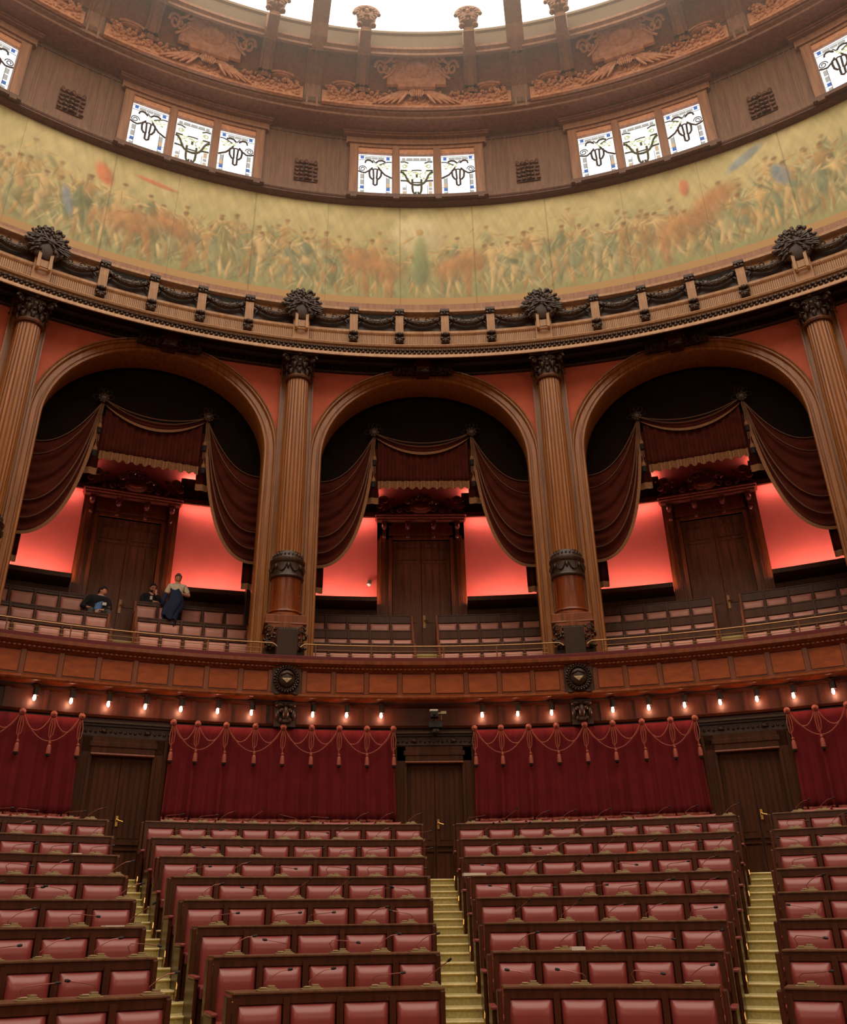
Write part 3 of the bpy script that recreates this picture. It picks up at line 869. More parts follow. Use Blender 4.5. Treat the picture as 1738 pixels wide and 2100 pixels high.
# little camera under the middle of the gallery
vc = thing('video_camera', 'small dark video camera with pale top hanging over the middle lower door', 'camera', pol(14.0, .1, 3.42), -radians(.1))
mb = MB(); mb.box(-.09, .05, -.12, .06, -.06, .05); mb.tube([(-.02, -.12, 0), (-.02, -.17, -.005)], .035, 10); mb.build('body', M['black'], vc, bevel=.008)
mb = MB(); mb.box(-.10, .045, -.12, .05, .05, .075); mb.build('top_cover', M['white'], vc)
mb = MB(); mb.tube([(-.02, .04, -.06), (-.02, .06, -.16), (0, .10, -.30), (0, .3, -.30)], .035, 8); mb.box(-.12, .12, -.02, .1, -.22, -.12); mb.blob((0, .05, -.28), .07); mb.build('mounting_arm', M['black'], vc)
mb = MB(); mb.box(.10, .20, -.08, .04, .0, .05); mb.tube([(.05, 0, .02), (.12, 0, .03)], .012, 6); mb.tube([(.11, -.03, 0), (.11, -.03, -.10)], .008, 6); mb.build('side_receiver', M['console'], vc)
# ================================================================== ADDED FILL LIGHTS behind the viewer, invented to brighten the arches
for i, t in enumerate((128, 152, 208, 232)):
    nm = ('far right', 'near right', 'near left', 'far left')[i]
    o = thing('fill_light', 'television floodlight on the rear wall behind the viewer, %s' % nm, 'lamp', pol(16.9, t, 8.5), -radians(t), 'floodlights on the rear wall')
    mb = MB(); mb.box(-.45, .45, .02, .30, -.35, .35); mb.box(-.05, .05, .3, .7, -.05, .05); mb.build('housing', M['black'], o, bevel=.02)
    ld_ = bpy.data.lights.new('fill_lamp', 'AREA'); ld_.shape = 'RECTANGLE'; ld_.size = .85; ld_.size_y = .65; ld_.energy = FILL_W; ld_.color = (1, .82, .64)
    lo = bpy.data.objects.new('fill_lamp', ld_); COL.objects.link(lo); lo.parent = o
    lo.rotation_euler = (radians(-100), 0, 0); lo.location = (0, -.02, 0)
# ================================================================== GALLERY RAILS
for b in (-1, 0, 1, -2, 2):
    c0 = b * 22.0; e = 9.75
    o = thing('handrail', 'slim bronze handrail on the parapet ledge in front of the %s arch' % BAYS[b], 'railing', pol(14.26, c0, 4.48), -radians(c0), 'handrails along the gallery')
    def L(t, z): x, y, q = pol(14.26, t, z - 4.48); return (x, y - 14.26, q)
    mb = MB(); pts = [L(-e - .35, 4.70), L(-e - .2, 4.735), L(-e, 4.76)] + [L(-e + 2 * e * i / 30, 4.76) for i in range(1, 30)] + [L(e, 4.76), L(e + .2, 4.735), L(e + .35, 4.70)]
    mb.tube(pts, .014, 6); mb.build('top_rail', M['rail'], o, smooth=True)
    for zz in (4.66, 4.575):
        mb = MB(); mb.tube([L(-e + .8 + (2 * e - 1.6) * i / 24, zz) for i in range(25)], .007, 5); mb.build('thin_bar', M['rail'], o, smooth=True)
    for t in (-e + .8, -4.7, 0.9 if b == 0 else -.4, 5.0, e - .8):
        mb = MB(); mb.tube([L(t, 4.48), L(t, 4.76)], .013, 6); mb.build('post', M['rail'], o, smooth=True)
# ================================================================== GALLERY BENCHES
def cushion_mb(w_, h_, d_=.07, nx=10, nz=8, yoff=0.0):
    mb = MB()
    def f(u, v):
        x = (u - .5) * w_; z = -v * h_
        eu = min(u, 1 - u) * w_ / .06; ev = min(v, 1 - v) * h_ / (.13 if v < .5 else .07)
        k = (1 - max(0, 1 - eu) ** 2.2) * (1 - max(0, 1 - ev) ** 2.2)
        pull = .008 * (1 - abs(2 * u - 1) ** 2) * (1 if v < .5 else -1) * max(0, 1 - ev)
        return (x, yoff - d_ * (.15 + .85 * k), z - pull)
    us = [0, .03, .07, .12, .18, .26, .38, .5, .62, .74, .84, .9, .96, 1]
    V = []; F = []; n = len(us)
    for u in us:
        for v in us: V.append(f(u, v))
    for i in range(n - 1):
        for j in range(n - 1):
            a = i * n + j; F.append((a, a + n, a + n + 1, a + 1))
    o = len(V)
    edge = [i * n for i in range(n)] + [(n - 1) * n + j for j in range(1, n)] + [i * n + n - 1 for i in range(n - 2, -1, -1)] + [j for j in range(n - 2, 0, -1)]
    for e in edge: V.append((V[e][0], yoff + .01, V[e][2]))
    m = len(edge)
    for i in range(m): F.append((edge[i], edge[(i + 1) % m], o + (i + 1) % m, o + i))
    mb.add(V, F); return mb
_cm = {}
def cushion(w_, h_, mat, parent, loc, rz, d_=.07, name='backrest_cushion'):
    key = (round(w_, 3), round(h_, 3), mat, d_)
    if key in _cm:
        o = bpy.data.objects.new(name, _cm[key]); COL.objects.link(o); o.parent = parent
    else:
        o = cushion_mb(w_, h_, d_).build(name, M[mat], parent, smooth='full'); _cm[key] = o.data
    o.location = loc; o.rotation_euler = (0, 0, rz); return o
ROWN = {'A': 'back', 'B': 'middle', 'C': 'front'}
def gallery_bench(b, side, row):
    R, zt = GR[row]
    c0 = b * 22.0
    a0, a1 = (-8.9, -.85) if side < 0 else (1.0, 8.9)
    board = .10 if b < 0 else .22
    a0 += c0; a1 += c0; tc = (a0 + a1) / 2
    o = thing('gallery_bench', 'pale rose leather gallery bench, %s row, %s of the door in the %s arch' % (ROWN[row], 'left' if side < 0 else 'right', BAYS[b]), 'bench', pol(R, tc, zt - 1.05), -radians(tc), 'gallery benches')
    def add(mb, fn, *a, **k):
        x = MB(); getattr(x, fn)(*a, **k)
        mb.add([(X * cos(radians(tc)) - Y * sin(radians(tc)), X * sin(radians(tc)) + Y * cos(radians(tc)) - R, Z - (zt - 1.05)) for X, Y, Z in x.v], x.f)
    fr = MB()
    add(fr, 'rbox', R - .02, R + .05, a0, a1, zt - 1.03, zt - .02, n=6)
    add(fr, 'rbox', R - .06, R + (.22 if b >= 0 else .10), a0 - .1, a1 + .1, zt - .035, zt, n=6)
    add(fr, 'rbox', R - .05, R, a0, a1, zt - board + .0, zt - .035, n=6)
    n = 5; rng = radians(a1 - a0) * R; pitch = (a1 - a0) / n
    for i in range(n + 1):
        t = a0 + pitch * i; add(fr, 'rbox', R - .075, R, t - .07, t + .07, zt - .62, zt - .03, n=1)
    fr.build('frame', M['bench'], o, bevel=.004)
    st = MB(); add(st, 'rbox', R - .5, R - .02, a0, a1, zt - .70, zt - .62, n=6); st.build('seat', M['leatherpale'], o, bevel=.02)
    bs = MB(); add(bs, 'rbox', R - .46, R - .42, a0, a1, zt - 1.05, zt - .64, n=6); bs.build('front_board', M['bench'], o)
    for s, t in ((-1, a0), (1, a1)):
        ep = MB(); add(ep, 'rbox', R - .5, R + .05, t - .09, t + .09, zt - 1.05, zt - .36, n=1); add(ep, 'rbox', R - .1, R + .08, t - .1, t + .1, zt - 1.05, zt - .02, n=1); ep.build('end_panel', M['mahog'], o, bevel=.01)
    wd = radians(pitch) * R - .06
    for i in range(n):
        t = a0 + pitch * (i + .5); dt = radians(t - tc)
        cushion(wd, .50, 'leatherpale', o, ((R - .02) * sin(dt), (R - .02) * cos(dt) - R, 1.05 - board - .01), -dt, .06)
for b in (-1, 0, 1):
    for s in (-1, 1):
        for row in 'ABC': gallery_bench(b, s, row)
for b, s in ((-2, 1), (2, -1)):
    for row in 'ABC': gallery_bench(b, s, row)
# gallery aisle carpets
for b in (-1, 0, 1):
    c0 = b * 22.0; mb = MB(); z0 = 4.70; k = 0
    o = thing('gallery_carpet', 'olive green carpet strip on the gallery steps leading to the %s arch door' % BAYS[b], 'carpet', pol(16.5, c0, 4.3), -radians(c0), 'gallery step carpets')
    vs = []
    steps = [(16.35, 4.46), (16.65, 4.62), (16.95, 4.84), (17.3, 5.04), (17.65, 5.24), (18.0, 5.44), (18.4, 5.64), (18.8, 5.84), (19.2, 6.04)]
    for i, (r, zz) in enumerate(steps):
        rn = steps[i + 1][0] if i < len(steps) - 1 else 20.4
        mb.box(-.26, .31, r - 16.5, rn - 16.5 + .02, 0.0, zz - 4.3)
        mb.box(-.26, .31, r - 16.53, r - 16.47, zz - 4.3 - .03, zz - 4.3 + .004)
    mb.build('carpet', M['carpet'], o)
# ================================================================== GALLERY DOOR PORTALS
for b in (-2, -1, 0, 1, 2):
    c0 = b * 22.0; Y0 = 20.66
    root = bpy.data.objects.new('door_%d' % (b + 6), None); COL.objects.link(root)
    root.location = pol(Y0, c0, 6.04); root.rotation_euler = (0, 0, -radians(c0)); root['kind'] = 'structure'
    z = lambda a: a - 6.04
    W = 1.22
    fr = MB()
    for s in (-1, 1):
        fr.box(min(s * .80, s * W), max(s * .80, s * W), -.14, .05, 0, z(10.2))
        fr.box(min(s * .98, s * 1.14), max(s * .98, s * 1.14), -.20, .05, 0, z(9.66))
        fr.box(min(s * .80, s * .90), max(s * .80, s * .90), -.18, .05, 0, z(9.6))
        for q in (1.02, 1.06, 1.10): fr.box(s * q - .008, s * q + .008, -.215, -.2, .3, z(9.4))
    fr.box(-W, W, -.14, .05, z(9.55), z(10.2))
    fr.box(-.80, .80, -.17, 0, z(9.55), z(9.62))
    fr.build('door_frame', M['mahog'], root, bevel=.005)
    for s in (-1, 1):
        lf = MB(); a, e = (-.79, -.01) if s < 0 else (.01, .79)
        lf.box(a, e, -.04, .02, 0, z(9.55))
        for zz0, zz1 in ((.15, 1.0), (1.15, z(8.85)), (z(8.98), z(9.28))): leaf_planks(lf, a + .1, e - .1, zz0, zz1, -.04, 3, .02)
        for k in range(3):
            x = a + .2 + k * .19; lf.box(x - .07, x + .07, -.06, -.04, z(9.33), z(9.46))
        lf.box(a + .06, e - .06, -.075, -.04, z(8.88), z(8.95)); lf.box(a + .06, e - .06, -.065, -.04, z(9.29), z(9.32))
        o = lf.build('door_leaf', M['gallerydoor'], root)
        if s > 0:
            h = MB(); h.box(.03, .09, -.06, -.04, 1.0, 1.35); h.tube([(.06, -.06, 1.2), (.06, -.11, 1.2), (.16, -.11, 1.19)], .014, 6); h.build('door_handle', M['rail'], o)
    for x in (-1.02, -.36, .36, 1.02):
        c = MB(); c.box(x - .07, x + .07, -.30, -.1, z(9.98), z(10.12)); c.blob((x, -.25, z(9.90)), (.075, .09, .09), True); c.box(x - .05, x + .05, -.22, -.1, z(9.58), z(9.92))
        for k in range(3): c.box(x - .045 + k * .035, x - .025 + k * .035, -.235, -.2, z(9.60), z(9.80))
        c.blob((x, -.23, z(9.60)), (.055, .05, .05))
        for s in (-1, 1): c.blob((x + s * .045, -.28, z(9.88)), (.03, .04, .03)); c.blob((x + s * .04, -.26, z(9.98)), (.035, .03, .025))
        c.build('console_bracket', M['carvedred'], root, smooth=True)
    fz = MB(); fz.box(-.9, .9, -.18, 0, z(9.68), z(9.96)); fz.build('frieze_panel', M['mahog'], root)
    pd = MB(); pd.box(-1.28, 1.28, -.46, 0, z(10.17), z(10.22)); pd.box(-1.25, 1.25, -.40, 0, z(10.12), z(10.17)); pd.box(-1.22, 1.22, -.32, 0, z(10.07), z(10.12))
    for s in (-1, 1):
        x0, x1 = s * 1.26, s * .36
        za, zb = z(10.22), z(10.60)
        pd.add([(x0, -.44, za), (x1, -.44, zb), (x1, -.44, zb + .09), (x0, -.44, za + .05), (x0, -.05, za), (x1, -.05, zb), (x1, -.05, zb + .09), (x0, -.05, za + .05)],
               [(0, 1, 2, 3), (4, 5, 6, 7), (0, 1, 5, 4), (3, 2, 6, 7), (0, 3, 7, 4), (1, 2, 6, 5)])
    pd.add([(-1.2, -.2, z(10.22)), (1.2, -.2, z(10.22)), (.4, -.2, z(10.6)), (-.4, -.2, z(10.6))], [(0, 1, 2, 3)])
    pd.build('pediment', M['carvedred'], root, bevel=.006)
    cv_ = MB(); random.seed(7)
    cv_.blob((0, -.42, z(10.40)), (.34, .10, .20), True)
    for s in (-1, 1):
        def sp(cx, cz, r0, t, rr, st=0):
            pts = [(s * (cx + r0 * (1 - .8 * i / 16) * cos(st + t * i / 16)), -.46, cz + r0 * (1 - .8 * i / 16) * sin(st + t * i / 16)) for i in range(17)]
            cv_.tube(pts, rr, 5)
        sp(.36, z(10.33), .09, 9, .022); sp(.60, z(10.31), .08, 9, .02, 2); sp(.80, z(10.28), .05, 8, .016); sp(.22, z(10.66), .09, 9, .025, 1); sp(.42, z(10.62), .07, 8, .02, 3)
        sp(1.02, z(10.62), .12, 9, .03, .5); sp(1.16, z(10.45), .09, 9, .026, 2); sp(.8, z(10.62), .07, 8, .02, 2)
        for k in range(14): cv_.blob((s * random.uniform(.78, 1.26), -.40 + random.uniform(-.05, .05), z(random.uniform(10.32, 10.74))), (.035, .04, .03), rot=random.random() * 3)
    for k in range(46):
        a = random.uniform(0, pi); rr = random.uniform(.24, .46)
        cv_.blob((rr * 1.05 * cos(a), -.45 + random.uniform(-.05, .04), z(10.5) + rr * .55 * sin(a) - .0), (.05, .05, .035), rot=random.random() * 3)
    cv_.tube([(-.42, -.44, z(10.62)), (-.2, -.5, z(10.76)), (0, -.5, z(10.8)), (.2, -.5, z(10.76)), (.42, -.44, z(10.62))], .03, 6)
    cv_.build('carved_crest', M['carvedred'], root, smooth=True)
    ov = MB(); ov.blob((0, -.50, z(10.38)), (.19, .04, .075), True); ov.build('oval_boss', M['panel'], root, smooth='full')
# upholstered red silhouettes above the pediment are the wall; LED strips along dado and below the grille
for b in range(-2, 3):
    for s in (-1, 1):
        a, e = (3.55, 9.4)
        t0, t1 = (b * 22 + a, b * 22 + e) if s > 0 else (b * 22 - e, b * 22 - a)
        tc = (t0 + t1) / 2
        o = thing('led_strip', 'red glowing light strip on the dado, %s of the %s arch door' % ('right' if s > 0 else 'left', BAYS[b]), 'light strip', pol(20.6, tc, 7.97), -radians(tc), 'wall wash light strips in the gallery')
        mb = MB(); x = MB(); x.rbox(20.22, 20.26, t0 - tc, t1 - tc, 7.70, 7.72, n=5); mb.add([(X, Y - 20.6, Z - 7.97) for X, Y, Z in x.v], x.f); mb.build('strip', M['led'], o)
        o2 = thing('led_strip', 'red glowing strip on top of the grille, %s of the %s arch door' % ('right' if s > 0 else 'left', BAYS[b]), 'light strip', pol(20.6, tc, 10.96), -radians(tc), 'wall wash light strips in the gallery')
        mb = MB(); x = MB(); x.rbox(20.58, 20.62, t0 - tc, t1 - tc, 10.945, 10.96, n=5); mb.add([(X, Y - 20.6, Z - 10.96) for X, Y, Z in x.v], x.f); mb.build('strip', M['led'], o2)
        o3 = thing('led_strip', 'red glowing strip tucked under the grille, %s of the %s arch door' % ('right' if s > 0 else 'left', BAYS[b]), 'light strip', pol(20.6, tc, 10.31), -radians(tc), 'wall wash light strips in the gallery')
        mb = MB(); x = MB(); x.rbox(20.48, 20.51, t0 - tc, t1 - tc, 10.235, 10.25, n=5); mb.add([(X, Y - 20.6, Z - 10.31) for X, Y, Z in x.v], x.f); mb.build('strip', M['led2'], o3)
# little white wall fitting
wf = thing('wall_spotlight', 'small white spotlight on the red wall left of the middle arch door', 'lamp', pol(20.64, -3.95, 8.28), -radians(-3.95))
mb = MB(); mb.box(-.05, .05, -.03, .06, .02, .12); mb.build('bracket', M['console'], wf)
mb = MB(); mb.blob((-.01, -.06, -.03), (.055, .05, .05), True); mb.tube([(-.02, -.07, -.04), (-.06, -.12, -.02)], .04, 8); mb.build('head', M['white'], wf, smooth='full')
# tall grey side panels at the outer ends of the benches
for b in (-1, 0, 1):
    for s in (-1, 1):
        t = b * 22 + s * 8.75
        o = tag(MB().box(-.05, .05, -.5, .1, 0, 1.55).build('side_screen', M['benchdark'], None, pol(19.3, t, 6.04), -radians(t), bevel=.01),
                'narrow dark upright screen at the %s end of the benches in the %s arch' % ('left' if s < 0 else 'right', BAYS[b]), 'screen', 'dark end screens in the gallery')
# ================================================================== ARCH DRAPES
def bez(p0, p1, p2, u): return tuple((1 - u) ** 2 * a + 2 * u * (1 - u) * b_ + u * u * c for a, b_, c in zip(p0, p1, p2))
def make_drape():
    R = 17.3
    o = thing('arch_drape', 'x', 'drapery', group='velvet drapes in the gallery arches')
    KX, KZ = 1.24, 11.12
    # added dark sheet in the arch head, the vault's shade put into its colour
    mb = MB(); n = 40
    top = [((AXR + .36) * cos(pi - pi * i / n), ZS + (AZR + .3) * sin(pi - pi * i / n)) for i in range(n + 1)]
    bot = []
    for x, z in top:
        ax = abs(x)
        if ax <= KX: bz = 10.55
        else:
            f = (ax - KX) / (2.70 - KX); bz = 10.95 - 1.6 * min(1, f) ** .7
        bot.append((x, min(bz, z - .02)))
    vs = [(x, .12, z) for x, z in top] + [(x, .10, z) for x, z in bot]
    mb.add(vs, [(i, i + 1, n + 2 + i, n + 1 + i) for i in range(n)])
    mb.build('shade_sheet', M['darkvault'], o, solid=.02)
    # pleated valance
    def fv(u, v):
        x = -1.14 + 2.28 * u; top = 11.0 - .35 * (1 - (2 * u - 1) ** 2); b_ = 9.78 + .05 * sin(u * 60) * 0
        z = b_ + (top - b_) * v
        return (x, .02 + .035 * sin(u * 2 * pi * 13 + .6 * sin(u * 17)) * (1.1 - .6 * v), z)
    va = MB().grid(fv, 130, 6).build('valance', M['drapecloth'], o, smooth='full', solid=.01)
    def ff(u, v):
        p = fv(u, 0); return (p[0], p[1] - .02 + .012 * sin(u * 300), 9.80 + .02 * sin(u * 2 * pi * 13) - (.20 + .03 * sin(u * 71)) * (1 - v))
    MB().grid(ff, 190, 3).build('fringe', M['fringe'], va, smooth='full')
    # swag between the knots
    def fs(u, v):
        x = -KX + 2 * KX * u; z = KZ - .05 - (.30 + .20 * v) * 4 * u * (1 - u)
        return (x, -.03 - .06 * sin(pi * u) * (.4 + .6 * v) + .02 * sin(v * 14), z)
    sw = MB().grid(fs, 30, 14).build('swag', M['drapecloth'], o, smooth='full', solid=.01)
    def fb(u, v):
        p = fs(u, 1); return (p[0], p[1] - .015, p[2] - .075 * v * sin(pi * u) ** .4)
    MB().grid(fb, 30, 2).build('swag_fringe', M['fringe'], sw, smooth='full')
    rp = MB()
    for s_, th in ((.33, .014), (.43, .012)):
        rp.tube([(-KX + 2 * KX * i / 24, -.10 - .05 * sin(pi * i / 24), KZ - s_ * 4 * (i / 24) * (1 - i / 24)) for i in range(25)], th, 5)
    rp.build('cords', M['ropedark'], o, smooth=True)
    for s in (-1, 1):
        def fd(u, v):
            p0 = (KX + .03, KZ - .12); p1 = (1.90 + (1.46 - 1.90) * v, 9.68 + (7.25 - 9.68) * v ** .9); p2 = (2.68, 9.78 - 2.2 * v ** .95)
            x, z = bez(p0, p1, p2, u)
            d = .05 * sin(v * 26 + u * 2) * sin(pi * min(1, u * 1.1)) * (.3 + u) + .03 * sin(v * 55 + 1)* u
            return (s * x, -.02 - .16 * sin(pi * u) * v + d, z)
        sd = MB().grid(fd, 30, 48, flip=s < 0).build('side_drape', M['drapecloth'], o, smooth='full', solid=.012)
        def fe(u, v):
            p = fd(u, 1); q = fd(min(1, u + .02), 1); p_ = fd(max(0, u - .02), 1)
            dx, dz = q[0] - p_[0], q[2] - p_[2]; l = sqrt(dx * dx + dz * dz) + 1e-6
            nx, nz = dz / l, -dx / l
            if nz > 0: nx, nz = -nx, -nz
            w_ = .075 * v
            return (p[0] + nx * w_, p[1] - .02, p[2] + nz * w_)
        MB().grid(fe, 40, 2).build('drape_fringe', M['fringe'], sd, smooth='full')
        cd = MB()
        for v0, th in ((0.0, .013), (.14, .012), (.66, .014), (.86, .014)):
            cd.tube([(fd(i / 20, v0)[0], fd(i / 20, v0)[1] - .035, fd(i / 20, v0)[2] - .0) for i in range(21)], th, 5)
        for dx in (-.05, 0.0, .05):
            cd.tube([(s * (KX + .02), -.08, KZ - .1), (s * (KX + .02 + dx), -.10, KZ - .6), (s * (KX + .02 + dx * 1.2), -.1, KZ - 1.1 + dx)], .011, 5)
        cd.build('drape_cords', M['ropedark'], o, smooth=True)
        for (x, zt) in ((KX - .02, 10.32), (KX + .0, 9.72)):
            tb = MB(); tb.lathe([(.0, .18), (.03, .16), (.02, .13), (.045, .09), (.055, .0), (0, 0)], 10, (s * x, -.11, zt))
            t = tb.build('tassel', M['fringe'], o, smooth=True)
            tb = MB(); tb.lathe([(0, 0), (.05, 0), (.045, -.14), (0, -.16)], 10, (s * x, -.11, zt)); tb.build('tassel_end', M['tasselend'], t)
        tb = MB(); tb.tube([(s * (KX - .02), -.1, KZ - .1), (s * KX, -.1, 9.85)], .012, 5); tb.build('tassel_cord', M['ropedark'], o)
        kn = MB(); kn.blob((s * KX, -.10, KZ), (.12, .09, .12), True)
        for k in range(9):
            a = k * 2 * pi / 9; kn.blob((s * KX + .09 * cos(a), -.12, KZ + .09 * sin(a)), (.045, .04, .045))
        for a in (.9, 2.1, 3.3, 0.1, 1.5):
            L_ = .24; pts = []
            for i in range(13):
                q = 2 * pi * i / 12; rr = L_ * .5 * (1 - cos(q)); off = .06 * sin(q)
                pts.append((s * KX + rr * cos(a) - off * sin(a), -.14, KZ + .02 + rr * sin(a) + off * cos(a)))
            kn.tube(pts, .008, 4)
        kn.build('rosette_bow', M['carved'], o, smooth=True)
        # cloth panel hanging between valance and side drape
        hp = MB(); hp.grid(lambda u, v: (s * (1.12 + .30 * u), .06 + .02 * sin(u * 9), 9.35 + 1.4 * v), 8, 3); h = hp.build('hanging_panel', M['drapecloth'], o, smooth='full', solid=.01)
        hp = MB(); hp.grid(lambda u, v: (s * (1.12 + .30 * u), .05 + .02 * sin(u * 9), 9.20 + .17 * v), 8, 2); hp.build('panel_fringe', M['fringe'], h, smooth='full')
        hp = MB(); hp.grid(lambda u, v: (s * (2.42 + .26 * u), .10 + .03 * sin(u * 9), 7.05 + 1.3 * v), 8, 3); h = hp.build('hanging_panel', M['drapecloth'], o, smooth='full', solid=.01)
        hp = MB(); hp.grid(lambda u, v: (s * (2.42 + .26 * u), .09 + .03 * sin(u * 9), 6.92 + .15 * v), 8, 2); hp.build('panel_fringe', M['fringe'], h, smooth='full')
    return proto_ready(o)
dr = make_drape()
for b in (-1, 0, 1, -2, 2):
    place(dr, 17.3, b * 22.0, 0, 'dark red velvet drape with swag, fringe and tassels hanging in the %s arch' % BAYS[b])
# ================================================================== COLUMNS
def make_column():
    o = thing('fluted_column', 'x', 'column', group='fluted columns between the arches')
    b0 = 4.35
    z = lambda a: a - b0
    ns = 96; mb = MB(); vs = []; fs = []
    lv = [(7.22, .285), (8.5, .29), (10, .28), (11.2, .262), (11.70, .255)]
    for zz, r in lv:
        for i in range(ns):
            a = 2 * pi * i / ns; k = i % 4; rr = r * (1.0 if k in (0,) else (.935 if k == 2 else .955))
            vs.append((rr * cos(a), rr * sin(a), z(zz)))
    for j in range(len(lv) - 1):
        for i in range(ns): fs.append((j * ns + i, j * ns + (i + 1) % ns, (j + 1) * ns + (i + 1) % ns, (j + 1) * ns + i))
    mb.add(vs, fs); mb.build('shaft', M['column'], o, smooth=True)
    mb = MB(); mb.lathe([(.25, 11.68 - b0), (.30, 11.70 - b0), (.315, 11.74 - b0), (.30, 11.78 - b0), (.26, 11.80 - b0), (.25, 11.84 - b0)], 32); mb.build('neck_ring', M['walnut'], o, smooth=True)
    # capital
    cp = MB(); cp.lathe([(.24, z(11.80)), (.25, z(12.0)), (.29, z(12.2)), (.36, z(12.34))], 24)
    for t, (r, zz, h, rr) in enumerate(((.27, 11.9, .12, .07), (.31, 12.06, .12, .075))):
        for k in range(8):
            a = 2 * pi * (k + .5 * t) / 8; c_, s_ = cos(a), sin(a)
            cp.blob((r * c_, r * s_, z(zz)), (.06, .06, h)); cp.blob(((r + .06) * c_, (r + .06) * s_, z(zz + h * .8)), (.05, .05, .035))
            for q in (-.16, .16): cp.blob((r * 1.06 * cos(a + q), r * 1.06 * sin(a + q), z(zz + h * .35)), (.028, .028, .06))
    for sx in (-1, 1):
        for sy in (-1, 1):
            for k in range(14):
                a = k / 13 * 2.4 * pi; r = .10 * (1 - .07 * k)
                cx, cz = .32, z(12.17)
                cp.blob((sx * (cx + r * cos(a) * .8), sy * (cx + r * cos(a) * .8), cz + r * sin(a)), (.04, .04, .035))
        for sy in (-1, 1):
            for k in range(9):
                a = k / 8 * 1.7 * pi; r = .07 * (1 - .08 * k)
                cp.blob((sx * (.12 + r * cos(a)), sy * .33, z(12.16) + r * sin(a)), (.03, .03, .026))
    cp.blob((0, -.38, z(12.30)), (.06, .05, .06), True); cp.blob((0, -.38, z(12.12)), (.04, .03, .05))
    cp.build('capital', M['carved'], o, smooth=True)
    ab = MB(); n = 6
    pts = []
    for q in range(4):
        for i in range(n):
            u = i / n; a = -.42 + .84 * u; d = .42 - .06 * sin(pi * u)
            x, y = a, -d
            for _ in range(q): x, y = -y, x
            pts.append((x, y))
    k = len(pts)
    ab.add([(x, y, z(12.28)) for x, y in pts] + [(x * 1.04, y * 1.04, z(12.37)) for x, y in pts], [tuple(range(k)), tuple(range(k, 2 * k))] + [(i, (i + 1) % k, k + (i + 1) % k, k + i) for i in range(k)])
    ab.box(-.30, .30, -.30, .38, z(12.36), z(12.63)); ab.build('abacus', M['carved'], o, bevel=.008)
    # lower drum with carved collar
    dm = MB(); dm.lathe([(.335, z(5.80)), (.325, z(5.9)), (.322, z(6.60)), (.33, z(6.62))], 40); dm.build('drum', M['mahog'], o, smooth=True)
    cl = MB(); cl.lathe([(.33, z(6.62)), (.36, z(6.63)), (.37, z(6.66)), (.35, z(6.70)), (.355, z(6.95)), (.38, z(6.98)), (.385, z(7.04)), (.35, z(7.07)), (.33, z(7.10)), (.32, z(7.18)), (.29, z(7.23))], 40)
    for k in range(24):
        a = 2 * pi * k / 24; cl.blob((.32 * cos(a), .32 * sin(a), z(7.15)), (.028, .028, .045))
    for k in range(8):
        a = 2 * pi * k / 8 + pi / 8; cl.tube([(.365 * cos(a + q), .365 * sin(a + q), z(6.92 - .16 * (1 - (q / .3) ** 2))) for q in (-.3, -.2, -.1, 0, .1, .2, .3)], .02, 5)
        cl.blob((.365 * cos(a + .39), .365 * sin(a + .39), z(6.86)), (.035, .035, .07))
    cl.build('collar', M['carved'], o, smooth=True)
    bs = MB(); bs.lathe([(.33, z(5.92)), (.36, z(5.90)), (.37, z(5.87)), (.345, z(5.84)), (.36, z(5.82)), (.385, z(5.79)), (.385, z(5.76)), (.3, z(5.75))], 40); bs.build('base_ring', M['mahog'], o, smooth=True)
    pb = MB(); pb.box(-.42, .42, -.42, .45, z(5.56), z(5.75)); pb.box(-.36, .36, -.46, .45, z(5.0), z(5.58))
    for s in (-1, 1): pb.box(min(s * .12, s * .44), max(s * .12, s * .44), -.47, .4, z(5.54), z(5.57))
    pb.build('pedestal_block', M['mahog'], o, bevel=.008)
    pb = MB(); pb.box(-.20, .20, -1.30, .45, 0, z(5.20)); pb.box(-.42, .42, -.40, .45, 0, z(5.05)); pb.build('pedestal', M['benchdark'], o, bevel=.008)
    cc = MB(); random.seed(9)
    for s in (-1, 1):
        for k in range(26): cc.blob((s * random.uniform(.20, .46), -.48 + random.uniform(-.05, .04), z(random.uniform(5.0, 5.46))), (.04, .04, .03), rot=random.random() * 3)
        cc.tube([(s * (.33 + .08 * (1 - i / 14) * cos(i * .6)), -.54, z(5.40) + .08 * (1 - i / 14) * sin(i * .6)) for i in range(15)], .02, 5)
        cc.tube([(s * (.33 + .08 * (1 - i / 14) * cos(i * .6)), -.54, z(5.08) + .07 * (1 - i / 14) * sin(i * .6)) for i in range(15)], .02, 5)
    for k in range(9): cc.blob((-.2 + .05 * k, -.48, z(5.45)), (.024, .03, .024))
    cc.build('carved_consoles', M['carved'], o, smooth=True)
    return proto_ready(o)
cl_ = make_column()
for t, l in ((-33, 'leftmost tall fluted oak column, left of the left arch'), (-11, 'tall fluted oak column between the left arch and the middle arch'), (11, 'tall fluted oak column between the middle arch and the right arch'), (33, 'rightmost tall fluted oak column, right of the right arch')):
    place(cl_, 16.02, t, 4.35, l)
